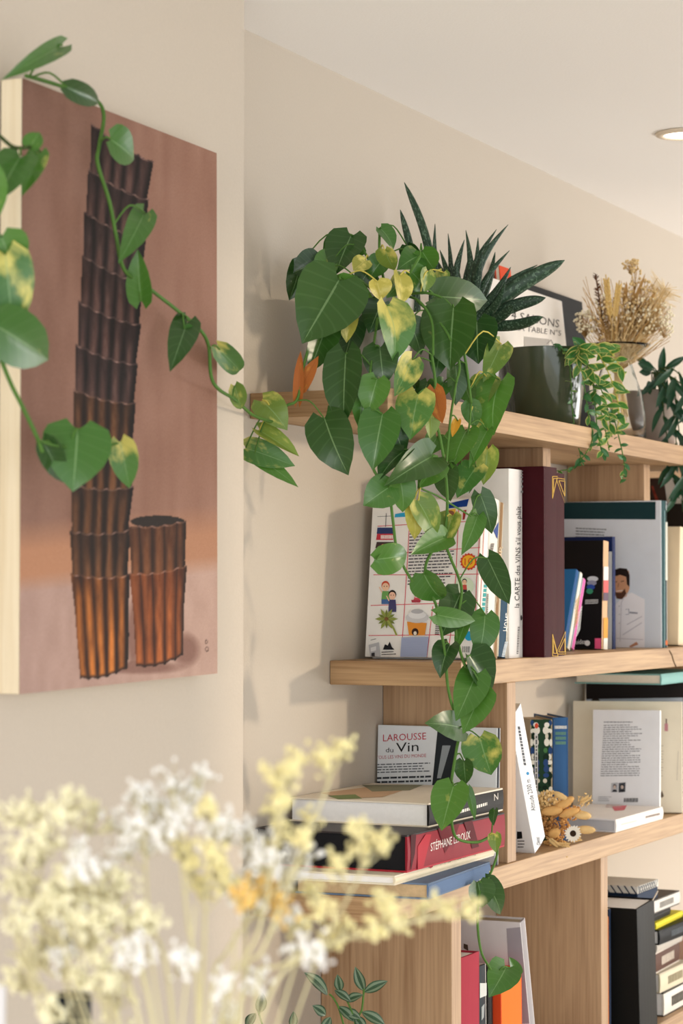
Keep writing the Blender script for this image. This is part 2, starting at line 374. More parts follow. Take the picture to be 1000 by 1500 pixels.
# ------------------------------------------------------------------ painting
PTH = .026
PP = PE + PN * (PTH + .002)
corn = [hit(*p, PP, PN) for p in ((28.5, 1017), (318.4, 986.5), (317.3, 224.3), (32.7, 114))]
pbase = corn[0].copy()
pt = empty('painting', 'tall unframed canvas painting of stacked brown fluted cups on the beige wall', 'painting', loc=pbase)
b = MB()
back = [c - PN * PTH for c in corn]
b.add([c - PN * .0008 - pbase for c in corn] + [c - pbase for c in back], [(0, 1, 2, 3), (4, 7, 6, 5), (0, 4, 5, 1), (1, 5, 6, 2), (2, 6, 7, 3), (3, 7, 4, 0)])
b.build('canvas_box', wood(2, 'f0e2c6', 'e4d2b0', 8), pt, bevel=.0012)
def paint(nx, ny):
    u = np.linspace(0, 1, nx)[None, :]; v = np.linspace(0, 1, ny)[:, None]
    P = np.zeros((ny, nx, 3))
    c = [np.array(k) for k in corn]
    P = ((1 - u) * (1 - v))[..., None] * c[3] + (u * (1 - v))[..., None] * c[2] + (u * v)[..., None] * c[1] + ((1 - u) * v)[..., None] * c[0]
    q = P - np.array(CAM); d = q @ np.array(FWD)
    X = 500 + F * (q @ np.array(RIGHT)) / d; Y = 750 - F * (q @ np.array(UPV)) / d
    rgb = np.zeros((ny, nx, 3))
    def lerp(a, b_, t): return a + (b_ - a) * np.clip(t, 0, 1)[..., None]
    A = lambda *k: np.array(k, float)
    t = (X - 32) / 286
    def smooth_noise(sx, sy, amp):
        g = np.random.rand(int(ny / sy) + 3, int(nx / sx) + 3)
        yy = np.linspace(0, g.shape[0] - 2.01, ny); xx = np.linspace(0, g.shape[1] - 2.01, nx)
        yi = yy.astype(int)[:, None]; xi = xx.astype(int)[None, :]; fy = (yy % 1)[:, None]; fx = (xx % 1)[None, :]
        r = g[yi, xi] * (1 - fy) * (1 - fx) + g[yi + 1, xi] * fy * (1 - fx) + g[yi, xi + 1] * (1 - fy) * fx + g[yi + 1, xi + 1] * fy * fx
        return (r - .5) * 2 * amp
    bgc = lerp(A(128, 95, 82), A(152, 112, 94), .75 * t + .25 * (Y - 100) / 700)
    bgc = bgc + smooth_noise(9, 60, 6)[..., None] + smooth_noise(30, 30, 4)[..., None]
    l1 = 785 - 25 * t; l2 = 855 - 30 * t
    bgc = lerp(bgc, np.broadcast_to(A(178, 128, 98), bgc.shape), (Y - l1 + 22) / 44)
    fl = lerp(A(172, 141, 130), A(190, 156, 140), t) + smooth_noise(8, 25, 6)[..., None]
    rgb = lerp(bgc, fl, (Y - l2 + 12) / 26)
    # cast shade painted beside the cups
    def blob(cx, cy, rx, ry): return np.clip(1.4 - ((X - cx) / rx) ** 2 - ((Y - cy) / ry) ** 2, 0, 1)
    rgb = lerp(rgb, np.broadcast_to(A(122, 84, 72), rgb.shape), .75 * np.clip(blob(272, 952, 20, 24) + blob(205, 978, 60, 9) + blob(195, 930, 8, 50), 0, 1))
    def cup(le, re, rims, ybot, nfl, cols, seed, inner=None):
        nonlocal rgb
        ly = [p[1] for p in le]; lx = [p[0] for p in le]; ry = [p[1] for p in re]; rx = [p[0] for p in re]
        xl = np.interp(Y, ly, lx); xr = np.interp(Y, ry, rx); s = (X - xl) / np.maximum(xr - xl, 1)
        for i, (ya, yb) in enumerate(rims):
            nxt = rims[i + 1] if i + 1 < len(rims) else ybot
            grow = 3.0 * np.clip(1 - (Y - (ya + (yb - ya) * s)) / 60, 0, 1)
            s2 = (X - xl + grow) / np.maximum(xr - xl + 2 * grow, 1)
            scal = 2.6 * np.abs(np.sin(s2 * nfl * math.pi + .5))
            yt = ya + (yb - ya) * s2 + scal + 5 * np.sin(np.clip(s2, 0, 1) * math.pi)
            last = i + 1 == len(rims)
            yn = nxt[0] + (nxt[1] - nxt[0]) * s2 + (6 * np.sin(np.clip(s2, 0, 1) * math.pi) + (-3 * np.abs(np.sin(s2 * nfl * math.pi + .5)) if last else 8))
            ins = (s2 >= 0) & (s2 <= 1) & (Y >= yt) & (Y <= yn)
            ph = np.abs(np.sin(s2 * nfl * math.pi + .5))
            lo, hi = (A(*k) for k in cols[i])
            sh = ph ** 1.5 * (0.35 + .65 * np.clip(1.25 - 1.1 * np.abs(s2 - .52) * 1.5, 0, 1))
            vv = np.clip((Y - yt) / np.maximum(yn - yt, 1), 0, 1)
            c2 = lerp(lo, hi, sh * (.45 + .75 * vv) + smooth_noise(4, 22, .28))
            c2 = c2 + (smooth_noise(2, 6, 1) * 9 * sh)[..., None]
            c2 = lerp(c2, np.broadcast_to(A(24, 14, 12), c2.shape), np.clip((.16 - ph) * 6, 0, .75))
            c2 = lerp(c2, np.broadcast_to(A(20, 12, 10), c2.shape), np.clip((vv - .96) * 25, 0, .8) if last else np.zeros_like(vv))
            c2 = lerp(c2, np.broadcast_to(A(18, 12, 12), c2.shape), np.clip((s2 - .9) * 9, 0, .8))
            rim = np.clip(1 - np.abs(Y - yt - 1.4) / 1.6, 0, 1)
            c2 = lerp(c2, np.broadcast_to(A(190, 150, 138), c2.shape), rim * (.35 + .5 * np.clip(np.sin(s2 * nfl * 2 * math.pi + seed + i), 0, 1)))
            rgb = np.where(ins[..., None], c2, rgb)
    dk = ((26, 18, 18), (90, 64, 58)); md = ((32, 20, 15), (112, 72, 44)); lt = ((48, 24, 12), (205, 122, 52))
    cup([(137, 170), (132, 245), (126, 308), (123, 371), (118, 439), (114, 502), (110, 568), (108, 638), (107, 708), (105, 776), (106, 838), (112, 930), (118, 1000)],
        [(222, 236), (215, 291), (211, 350), (206, 414), (204, 474), (199, 532), (196, 589), (194, 650), (193, 711), (188, 774), (187, 840), (189, 930), (187, 985)],
        [(178, 236), (245, 291), (308, 350), (371, 412), (439, 474), (502, 532), (568, 589), (638, 650), (708, 711), (776, 774), (838, 840)], (996, 980), 5,
        [dk, dk, dk, dk, dk, dk, md, md, md, md, lt], 1)
    inn = ((X - 231) / 40) ** 2 + ((Y - 764) / 9) ** 2 < 1
    rgb = np.where(inn[..., None], np.broadcast_to(A(40, 32, 28), rgb.shape), rgb)
    cup([(191, 760), (192, 835), (199, 970)], [(270, 755), (271, 826), (268, 960)], [(768, 760), (838, 826)], (978, 962), 4.6, [((52, 30, 20), (128, 78, 46)), ((72, 34, 16), (178, 98, 48))], 2)
    for (cx, cy, r_) in ((302, 940, 2.4), (303, 951, 3.2)):
        ring = np.abs(np.hypot((X - cx) / .7, Y - cy) - r_) < .8
        rgb = np.where(ring[..., None], np.broadcast_to(A(92, 66, 58), rgb.shape), rgb)
    rgb = np.clip(rgb + np.random.randn(ny, nx, 1) * 2, 0, 255) / 255
    lincol = np.where(rgb <= .04045, rgb / 12.92, ((rgb + .055) / 1.055) ** 2.4)
    return P, lincol
NX, NY = 240, 560
P, C_ = paint(NX, NY)
me = bpy.data.meshes.new('painted_face')
idx = np.arange(NX * NY).reshape(NY, NX)
fc = np.stack([idx[1:, :-1], idx[1:, 1:], idx[:-1, 1:], idx[:-1, :-1]], -1).reshape(-1, 4)
me.from_pydata((P.reshape(-1, 3) - np.array(pbase)).tolist(), [], fc.tolist())
ca = me.color_attributes.new('paint', 'FLOAT_COLOR', 'POINT'); ca.data.foreach_set('color', np.concatenate([C_.reshape(-1, 3), np.ones((NX * NY, 1))], 1).ravel())
mt, nt, bs = newmat('oil_paint'); at_ = N(nt, 'ShaderNodeVertexColor'); at_.layer_name = 'paint'; nt.links.new(at_.outputs[0], bs.inputs['Base Color']); bs.inputs['Roughness'].default_value = .6; bs.inputs['Specular IOR Level'].default_value = .1
me.materials.append(mt); o = bpy.data.objects.new('painted_face', me); COL.objects.link(o); o.parent = pt

# ------------------------------------------------------------------ ceiling downlight
lp = hit(1001, 195, Vector((0, 0, Zc)), Vector((0, 0, 1)))
dl = empty('ceiling_downlight', 'small round recessed downlight glowing in the white ceiling', 'light', loc=lp)
b = MB(); b.lathe([(.034, -.001), (.036, -.006), (.047, -.004), (.049, -.0005), (.034, -.0005)], n=40, cap=False); b.build('trim_ring', plain('d8c9b4', .4), dl, smooth=True)
b = MB(); b.lathe([(.034, -.003), (.001, -.0032)], n=32, cap=False); b.build('lamp_lens', plain('fff4e4', .4, 0, emit=6), dl)

# ------------------------------------------------------------------ books on the middle board
G = 'books standing on the middle board'
y0 = -.2
# comic-grid book and the leaning ones
def spine_print(M, d, root): return Print(M, 'S', d)
x_ = xat(696, y0)
rt, M, d = book('white picture book with red-lined grid of small drawings on its cover', x_, y0, ZB, .030, .183, .243, lean=7, cover='f1eee9', spine='f3efe8', group=G)
p = Print(M, 'L', d); RED = 'd8626c'
for pts in ([(553, 771), (640, 766), (707, 763)], [(548, 813), (600, 809), (707, 802)], [(547, 842), (600, 842), (705, 841)], [(543, 887), (640, 884), (700, 880)],
            [(540, 931), (640, 930), (697, 931)], [(601, 745), (598, 800), (592, 900), (587, 968)], [(672, 745), (668, 840), (660, 930), (655, 968)], [(634, 888), (625, 968)],
            [(704, 764), (698, 850), (695, 960)]): p.line(pts, 1.1, RED)
# street scene, badge, cone, cup, leaf, machine
p.poly([(579, 753), (598, 750), (597, 757), (578, 758)], '37a3cf'); p.poly([(655, 738), (687, 728), (684, 742), (655, 745)], '1f3f8a')
for i, (c_, y1) in enumerate((('39456f', 773), ('c9404c', 782), ('4b3b3b', 794), ('6a5a52', 803))):
    p.poly([(553 + i * -.5, y1), (577, y1), (576, y1 + 9), (552 - i, y1 + 9)], c_)
p.marks((558, 790), (576, 790), (558, 784), 'f6e9e4'); p.ell(561, 802, 3, 5, 'd4785a'); p.ell(561, 806, 4, 4, '7f93b4')
p.line([(566, 752), (565, 772)], 1, '6a6a6a'); p.line([(553, 757), (575, 756)], .7, '6a6a6a')
def person(cx, cy, s, skin, hair, shirt, leg):
    p.poly([(cx - 5 * s, cy + 8 * s), (cx + 5 * s, cy + 8 * s), (cx + 6 * s, cy + 20 * s), (cx - 6 * s, cy + 20 * s)], shirt)
    p.poly([(cx - 6 * s, cy + 20 * s), (cx + 6 * s, cy + 20 * s), (cx + 6 * s, cy + 27 * s), (cx - 6 * s, cy + 27 * s)], leg)
    p.ell(cx, cy, 6 * s, 7 * s, hair); p.ell(cx, cy + 2 * s, 5.2 * s, 6 * s, skin)
    p.line([(cx - 5 * s, cy + 10 * s), (cx - 9 * s, cy + 2 * s)], 1.6 * s, skin)
    for q in (-2, 2): p.ell(cx + q * s, cy + 1 * s, .7 * s, .9 * s, '3a2a28', 8)
person(565, 858, 1, 'f0c7a8', 'c9543d', '6fa35c', '4a6ca0'); person(575, 871, .95, 'eebfa6', '2a211f', '4c4a72', '4c4a72')
person(688, 776, .75, 'f0c7a8', '5a3a2a', '45609c', '5c86b6'); person(684, 896, .8, 'f0c7a8', '3a2a22', '6a9ac0', '54708c')
p.poly([(653, 748), (668, 745), (667, 763), (652, 765)], 'e6b64e'); p.ell(660, 752, 6, 4, '8c5a44'); p.poly([(679, 748), (684, 747), (681, 761), (678, 762)], 'a23a3a')
p.poly([(687 + (11 if i % 2 else 13) * math.cos(i * math.pi / 16), 823 + (11 if i % 2 else 13) * math.sin(i * math.pi / 16)) for i in range(32)], 'cf4a34'); p.ell(687, 823, 9.5, 9.5, 'f2b736')
p.text('10', (681, 828), (693, 827), (681, 818), 'cf4a34')
p.ell(681, 859, 14, 13, 'd9e8cf'); person(681, 852, .6, 'f0c7a8', '3a3a3a', 'c9554c', '3a3a3a')
p.poly([(612, 865), (613.5, 865), (616, 880), (606, 880)], 'c8525c'); p.poly([(603, 879), (617, 879), (616, 883), (604, 883)], 'b04450')
for yy in (870, 875): p.line([(609, yy), (616, yy)], 1.6, 'f3e6e2')
for i in range(12):
    a = i * math.pi / 6; r2 = 17 - 3 * (i % 2)
    p.poly([(567, 907), (567 + r2 * .62 * math.cos(a - .24), 907 + r2 * .62 * math.sin(a - .24)), (567 + r2 * math.cos(a), 907 + r2 * math.sin(a)), (567 + r2 * .62 * math.cos(a + .24), 907 + r2 * .62 * math.sin(a + .24))], ('8f9a4e', '77823f')[i % 2])
p.line([(567, 907), (576, 918), (582, 931)], 2.6, '9aa456'); p.ell(567, 907, 3, 3, '7a5a3a')
p.poly([(597, 911), (626, 913), (623, 931), (600, 931)], 'e0923e'); p.ell(609, 926, 5, 5.5, '3b2a26'); p.ell(609, 928, 2.4, 3, 'e8dccc')
p.ell(612, 905, 17, 8, 'c9c9cc'); p.ell(612, 901, 13, 6, 'e2e2e4'); p.ell(612, 896, 9, 3.4, 'b4b4b8')
p.poly([(589, 934), (629, 933), (626, 966), (587, 967)], 'a9b3d0'); p.lines((590, 935), (628, 934), (588, 966), 16, '7f8bb2', .3, 0, (.02, .05))
p.poly([(541, 945), (556, 941), (558, 963), (543, 966)], 'b7b7bb'); p.poly([(545, 957), (550, 956), (550, 964), (545, 965)], '3c3c40'); p.poly([(544, 949), (552, 947), (552, 953), (544, 955)], 'dedee0')
p.line([(544, 938), (552, 936)], .8, '5a5a5a')
p.poly([(562, 952), (565, 944), (569, 946), (572, 940), (575, 948), (579, 952)], '26262a'); p.lines((560, 955), (582, 954), (560, 963), 2, '4a4a4a', .4)
p.lines((601, 782), (667, 779), (598, 860), 17, '4b4950', .36, .2)
p.ell(688, 932, 6.5, 7, '2f9fcb'); p.poly([(678, 946), (689, 946), (689, 956), (678, 957)], 'f6f6f4')
for i in range(7): p.line([(679 + i * 1.6, 947), (678.7 + i * 1.6, 956)], .8, '2a2a2a')
p.lines((640, 905), (646, 905), (638, 931), 10, '2f2f33', .5, 0, (.5, .9))
p.build('cover_print', rt)
p = Print(M, 'S', d); p.line([(708, 765), (699, 962)], .8, 'e79a94'); p.marks((708, 905), (716, 815), (703, 905), '4aa0a0'); p.build('spine_lettering', rt)
bx = x_ + .0325
rt, M, d = book('white paperback with small blue badge on the spine beside the picture book', bx, y0, ZB, .036, .185, .246, lean=7, cover='f0ece4', spine='efeae0', group=G)
p = Print(M, 'S', d); p.poly([(721, 778), (729, 764), (727, 790)], '41558f'); p.poly([(708, 822), (713, 818), (712, 832)], '41558f'); p.marks((720, 812), (723, 796), (715, 812), '77706a'); p.marks((713, 900), (716, 870), (708, 900), '77706a'); p.build('spine_lettering', rt)
bx += .0385
rt, M, d = book('tall book with brown lettered spine leaning among the standing white books', bx, y0, ZB, .017, .185, .242, lean=7, cover='d9cfba', spine='93714c', group=G)
p = Print(M, 'S', d); p.text('VANNEUR', (726, 885), (735, 800), (721, 884), 'd8c3a2'); p.build('spine_lettering', rt)
bx += .0195
rt, M, d = book('short cream book with a navy spine reading HOME beside the white wine book', bx, y0, ZB, .034, .165, .118, lean=7, cover='e6dcc4', spine='2d4a60', group=G)
p = Print(M, 'S', d); p.text('HOME', (744, 925), (748, 899), (735, 924), 'f2f2ee'); p.marks((738, 962), (743, 940), (733, 962), 'c9d3da'); p.build('spine_lettering', rt)
xb = max(bx + .0495, xat(747, y0))
T5 = .058
rt, M, d = book('large upright white book lettered la CARTE des VINS on its spine', xb, y0 + .002, ZB, T5, .197, .296, cover='f2f0ed', spine='e9e7e6', group=G, rough=.3)
p = Print(M, 'S', d); p.text("la CARTE des VINS s'il vous plaît", (759, 890), (761.5, 742), (752, 890), '3c3a3c')
p.marks((758, 958), (760, 918), (755, 958), '8c8a8a'); p.ell(762, 905, 1.2, 4, '3c3a3c'); p.text('III', (766, 722), (767, 704), (761, 722), '8a8a8c'); p.text('III', (766, 700), (767, 690), (761, 700), '8a8a8c'); p.build('spine_lettering', rt)
x6 = xb + T5 + .004
MAR = plain('3c1319', .5, .15, 40)
def gold(p, tris):
    for t3 in tris: p.line(t3 + [t3[0]], .9, 'c9a24a')
rt, M, d = book('maroon leather album beside the white wine book with gold corner lines on its spine', x6, y0 - .033, ZB, .060, .225, .302, cover=MAR, group=G, hard=.004)
p = Print(M, 'S', d); q = lambda f, y: (proj(M @ Vector((.06 * f, 0, 0)))[0], y)
gold(p, [[q(.55, 698), q(.97, 698), q(.55, 730)], [q(.62, 701), q(.9, 701), q(.62, 722)], [q(.55, 929), q(.97, 961), q(.55, 961)], [q(.62, 936), q(.88, 957), q(.62, 957)]])
p.build('gold_lines', rt)
rt, M, d = book('second maroon leather album with gold triangles on its spine next to the chef book', x6 + .0615, y0 - .021, ZB, .066, .21, .296, cover=MAR, group=G, hard=.004)
p = Print(M, 'S', d); q = lambda f, y: (proj(M @ Vector((.066 * f, 0, 0)))[0], y)
gold(p, [[q(.3, 700), q(.98, 702), q(.98, 738)], [q(.5, 704), q(.93, 705), q(.93, 727)], [q(.3, 958), q(.98, 958), q(.98, 925)], [q(.48, 955), q(.93, 955), q(.93, 935)]])
p.build('gold_lines', rt)
# chef book group (left of the second upright)
xU = xat(944, YP)
xc = xU - .040
rt, M, d = book('tall teal-banded book with a smiling man in white jacket on its cover', xc, -.2, ZB, .036, .195, .275, lean=0, cover='dadfe7', spine='24474c', group=G, rough=.25)
p = Print(M, 'L', d)
p.poly([(780, 735), (960, 735), (960, 761), (780, 761)], '1f3a3e', .3)
p.lines((843, 773), (890, 775), (843, 802), 7, '6a7076', .4, .15)
p.poly([(899, 957), (897, 915), (901, 886), (914, 872), (925, 868), (944, 878), (944, 957)], 'f2eef0')           # jacket
p.poly([(896, 838), (921, 836), (922, 862), (917, 874), (908, 877), (899, 872), (895, 858)], 'd39c78')              # face
p.poly([(895, 846), (897, 836), (907, 832), (918, 833), (922, 842), (922, 860), (918, 856), (917, 845), (908, 842), (899, 845)], '2b211e')
p.poly([(898, 863), (903, 868), (910, 868), (915, 862), (917, 870), (911, 878), (903, 877)], '5a3c2e')
p.line([(902, 866), (912, 865)], 1.2, 'e9dcd2'); p.line([(900, 853), (904, 852)], 1, '3a2620'); p.line([(909, 852), (914, 851)], 1, '3a2620'); p.line([(906, 854), (905, 860)], 1, '96634a')
p.line([(919, 868), (910, 882), (908, 940)], .8, 'c9c4c8'); p.line([(918, 915), (940, 903)], 1.2, 'c8c3ca'); p.line([(912, 930), (940, 912)], 1.2, 'c8c3ca'); p.line([(900, 935), (942, 937)], 1, 'cfcace')
p.poly([(921, 947), (932, 940), (935, 944), (924, 951)], 'c08768'); p.line([(916, 893), (921, 892), (921, 900), (916, 900)], .6, '8a8a98'); p.lines((922, 896), (934, 897), (922, 900), 1, '8a8a98', .6)
for yy in (888, 900, 913): p.ell(907, yy, .8, .8, 'b0abb0', 8)
p.build('cover_print', rt)
p = Print(M, 'S', d); q = lambda f: proj(M @ Vector((.036 * f, 0, .1)))[0]
p.line([(q(.45), 748), (q(.45), 955)], 1.2, '6d8c90'); p.line([(q(.75), 748), (q(.75), 955)], .8, '16302f'); p.poly([(q(.6), 765), (q(.95), 765), (q(.95), 850), (q(.6), 850)], 'cfd0c6'); p.poly([(q(.6), 938), (q(.95), 938), (q(.95), 945), (q(.6), 945)], 'c96a3c')
p.build('spine_lettering', rt)
rt, M, d = book('white book with dark blue cover edge in front of the teal-banded book', xat(897, -.15), -.15, ZB, .016, .145, .205, cover='1e2a55', pages=PAGESW, group=G)
p = Print(M, 'L', d); p.poly([(790, 808), (896, 808), (896, 953), (790, 953)], 'e3e3e2'); p.build('cover_print', rt)
rt, M, d = book('black guide book with a pink corner and colourful swirl on its cover', xat(880, -.155), -.155, ZB, .030, .145, .195, lean=4, cover='191718', spine='d8b08a', group=G, hard=.001)
p = Print(M, 'L', d); p.poly([(871, 935), (880, 935), (880, 952), (871, 952)], 'ee5f8e'); p.text('Guides', (838, 944), (857, 943), (838, 937), 'f2f2f2'); p.ell(860, 942, 4, 4, 'e6e6e6')
for i, c_ in enumerate(('c9ced6', '8d8fa6', '2f4a9a', '3d8a6a')): p.ell(868 - i * 1.5, 848 + i * 6, 8 - i, 4, c_)
p.lines((857, 879), (876, 878), (857, 886), 3, 'e8e8e8', .45); p.build('cover_print', rt)
p = Print(M, 'S', d); q = lambda f: proj(M @ Vector((.03 * f, 0, .1)))[0]
for i, (c_, ya, yb) in enumerate((('e8e0dc', 830, 850), ('d86a6a', 850, 868), ('6a5a6a', 868, 880), ('e0a04a', 905, 935), ('f0efe8', 935, 955))): p.poly([(q(.1), ya), (q(1), ya), (q(.95), yb), (q(.05), yb)], c_)
p.build('spine_print', rt)
for i, (nm, c_, c2, hh) in enumerate((('blue', '2f6da8', '27568c', .155), ('green', '9ec2cf', '4f9a5a', .15), ('pink', 'e8e4e6', 'df6fb4', .138))):
    rt, M, d = book('thin %s-edged booklet leaning beside the black guide book' % nm, 3.748 + i * .022, -.135, ZB, .014, .11, hh, lean=27, cover=c_, spine=c2 if i != 1 else 'e9e3da', group=G, hard=.001)
    p = Print(M, 'S', d); p.lines((842, 870 + i * 12), (856, 870 + i * 12), (842, 920 + i * 8), 9, ('e9e4f0', 'd8a040', 'f0f0f0')[i], .4, 0, (.3, .6)); p.build('spine_lettering', rt)
# beyond the second upright
x9 = xU + TB + .01
rt, M, d = book('tall book with a dark picture of red shellfish beyond the second upright', x9 + .19, -.16, ZB, .03, .145, .335 - .003, cover='d9d6cf', spine='e6e2da', group=G)
p = Print(M, 'L', d); p.poly([(940, 686), (972, 686), (981, 770), (940, 772)], '4a3a34')
for i in range(5): p.line([(955 + i * 2, 712 + i * 6), (962 + i * 3, 735 + i * 5), (963 + i * 3, 766)], 3, ('a34a3a', '8a3a30')[i % 2])
p.build('cover_print', rt)
rt, M, d = book('tan book with a cream page edge beyond the second upright', x9 + .005, -.165, ZB, .03, .15, .225, lean=4, cover='a98a62', spine='b5946a', group=G)
rt, M, d = book('thick cream block of a book beyond the second upright', x9 + .05, -.19, ZB, .045, .16, .228, lean=4, cover='e3d3b4', spine='e6d6b8', group=G)
rt, M, d = book('dark cookery book with golden pastries on its spine beyond the second upright', x9 + .118, -.19, ZB, .05, .15, .275, lean=3, cover='2a2420', spine='3a2a20', group=G)
p = Print(M, 'S', d); q = lambda f: proj(M @ Vector((.05 * f, 0, .1)))[0]
for i in range(5): p.ell(q(.5), 830 + i * 30, 6, 11, ('8a5a2c', 'd9a54a', '6a4422', 'c08a3a', '7a2f26')[i])
p.build('spine_print', rt)

# ------------------------------------------------------------------ stack on the lower board
G = 'books stacked flat on the lower board'
rt, M, d = book('worn blue cloth book at the bottom of the stack on the lower board', 2.852, -.268, ZC_, .022, .195, .27, yaw=4, flat=True, cover='6d7f98', spine='64799a', pages=plain('cbb08a', .85, .2, 150), group=G, rough=.8)
p = Print(M, 'S', d); p.poly([(715, 1276), (717, 1275), (718, 1285), (716, 1288), (714, 1287), (715, 1284)], 'd8d08a'); p.build('spine_mark', rt)
z = ZC_ + .022
rt, M, d = book('thin cream book lettered PÂTISSERIES upside down on its spine', 2.812, -.236, z, .013, .22, .385, yaw=1.5, flat=True, cover='e4dcc8', spine='e6dcc2', pages=PAGESW, group=G)
p = Print(M, 'S', d); p.text('PÂTISSERIES au fil du jour', (699, 1243), (634, 1263.5), (699, 1250), '8a7f6c'); p.poly([(627, 1266), (633, 1264), (632, 1270), (629, 1272)], 'a8323e'); p.text('&', (712, 1240), (708, 1241), (712, 1247), '3a3430'); p.build('spine_lettering', rt)
z += .013
rt, M, d = book('thick red and black boxed book lettered STÉPHANE LEROUX on its spine', 2.848, -.238, z, .051, .232, .36, yaw=0, flat=True, cover='b3353f', spine='8c2430', pages=plain('1f1f22', .5), group=G)
[c for c in rt.children if c.name.startswith('front_cover')][0].data.materials[0] = plain('3a3536', .4)
p = Print(M, 'S', d)
for (a, c_) in (([(600, 1222), (608, 1222), (606, 1250), (600, 1276)], '4a1a20'), ([(640, 1210), (672, 1200), (665, 1225), (650, 1250)], '6a1f28'), ([(678, 1200), (690, 1196), (700, 1240), (690, 1243)], '5a1a22'), ([(610, 1240), (622, 1222), (630, 1222), (618, 1272), (610, 1274)], 'b23440')): p.poly(a, c_)
p.text('STÉPHANE LEROUX', (629, 1247), (687, 1228), (629, 1235), 'f0e6e2'); p.build('spine_lettering', rt)
z += .051
rt, M, d = book('large white-paged book with a black lettered spine on top of the stack', 2.952, -.225, z, .034, .218, .283, flat=True, cover='e6dccb', spine='23211f', pages=PAGESW, group=G)
p = Print(M, 'S', d); p.marks((668, 1193), (712, 1180), (668, 1188), 'e6e2da'); p.text('N', (722, 1173), (728, 1171), (722, 1163), 'cfcac2'); p.ell(635, 1190, 2.5, 4, 'cfcac2'); p.ell(641, 1189, 2.5, 4, 'cfcac2'); p.build('spine_lettering', rt)
p = Print(M, 'L', d); p.poly([(470, 1162), (540, 1153), (600, 1155), (560, 1168), (500, 1170)], 'c9a98a'); p.poly([(530, 1150), (620, 1150), (600, 1158), (545, 1160)], '8a8a70'); p.poly([(480, 1166), (520, 1164), (530, 1170), (490, 1172)], '7a8a5a'); p.build('cover_print', rt)
rt, M, d = book('grey white wine book lettered LAROUSSE du Vin leaning on the upright behind the stack', 3.252, -.205, ZC_, .014, .20, .208, lean=3, cover='d5d9dd', spine='30343a', group=G)
p = Print(M, 'L', d)
p.text('LAROUSSE', (561, 1086), (624, 1083), (561, 1076), 'b23a4a'); p.text('du', (565, 1102), (576, 1102), (565, 1095), '2a2a2c'); p.text('Vin', (580, 1102), (613, 1100), (580, 1088), '2a2a2c'); p.text('TOUS LES VINS DU MONDE', (551, 1112), (624, 1109), (551, 1107), 'b86a72')
p.lines((545, 1119), (630, 1117), (537, 1134), 4, '5a5e64', .4); p.lines((539, 1138), (632, 1136), (537, 1150), 2, '3a3e44', .45)
p.poly([(641, 1068), (676, 1068), (660, 1150), (633, 1150)], '2b2f33'); p.poly([(648, 1092), (660, 1092), (646, 1140), (640, 1140)], '8d9498'); p.build('cover_print', rt)

# ------------------------------------------------------------------ right part of the lower board
G = 'books standing on the lower board'
rt, M, d = book('thick white paperback lettered Altitude 2300 m leaning on the upright', 3.436, -.2, ZC_, .052, .14, .243, lean=-26, cover='eef0f3', spine='eef0f4', group=G, hard=.0009)
p = Print(M, 'S', d); p.text('Altitude 2300 m', (783, 1187), (775, 1141), (776.5, 1189), '2a2c30'); p.ell(771.5, 1133, 2, 2.5, '2f8ac0'); p.marks((769.5, 1121), (760, 1063), (766, 1121), '55585e'); p.text('Glénat', (790.5, 1238), (788, 1226), (785, 1238), '1f1f22'); p.build('spine_lettering', rt)
p = Print(M, 'L', d); p.poly([(757, 1218), (764, 1218), (765, 1228), (757, 1229)], '1f1f22'); p.lines((758, 1231), (768, 1231), (758, 1244), 3, '5a5a5a', .4); p.build('cover_print', rt)
bk = at(781, 1180, 3.98)
rt, M, d = book('green book with white blossoms mirrored on its spine behind the dried bouquet', 3.60, -.13, ZC_, .038, .14, .203, yaw=-58, cover='b0a287', spine='27432e', group=G)
p = Print(M, 'S', d)
a0 = proj(M @ Vector((0, 0, .2)))[0]; a1 = proj(M @ Vector((.038, 0, .2)))[0]; am = (a0 + a1) / 2; aw = (a1 - a0)
for i in range(26):
    yy = 1060 + (i % 13) * 9.5 + random.uniform(-2, 2); off = (.40 if i < 13 else .2) + random.uniform(-.05, .05); c_ = random.choice(('e9e6da', 'd8d3c0', 'f0eee4', '4a7a48', '2f4a7a', '1c2f22', 'e9e6da')); rw, rh = aw * random.uniform(.07, .14), random.uniform(3, 6)
    for sgn in (-1, 1): p.ell(am + sgn * aw * off, yy, rw, rh, c_, 10)
p.poly([(a0 + aw * .2, 1074), (a0 + aw * .34, 1073), (a0 + aw * .34, 1180), (a0 + aw * .2, 1180)], 'dcdcd8'); p.marks((a0 + aw * .31, 1170), (a0 + aw * .32, 1077), (a0 + aw * .23, 1170), '6a6a6a'); p.ell(a0 + aw * .28, 1063, 2.6, 4, 'd8543a'); p.build('spine_print', rt)
ex = M @ Vector((.040, 0.004, 0))
rt, M, d = book('blue book with pale lettering beside the green blossom book', ex.x, ex.y, ZC_, .026, .14, .206, yaw=-56, cover='3c5f8c', spine='3d6494', group=G)
p = Print(M, 'S', d); a0 = proj(M @ Vector((0, 0, .2)))[0]; a1 = proj(M @ Vector((.026, 0, .2)))[0]; aw = a1 - a0
p.marks((a0 + aw * .1, 1068), (a0 + aw * .9, 1068), (a0 + aw * .1, 1063), 'e6e6e0')
for k in (1077, 1084, 1091): p.marks((a0 + aw * .15, k), (a0 + aw * .85, k), (a0 + aw * .15, k - 5), '6f9a84')
p.build('spine_lettering', rt)
rt, M, d = book('large dark book with a pale picture band behind the cream book', 4.235, -.205, ZC_, .035, .20, .243, lean=4, yaw=10, cover='241d1b', spine='2a2220', group=G, rough=.35)
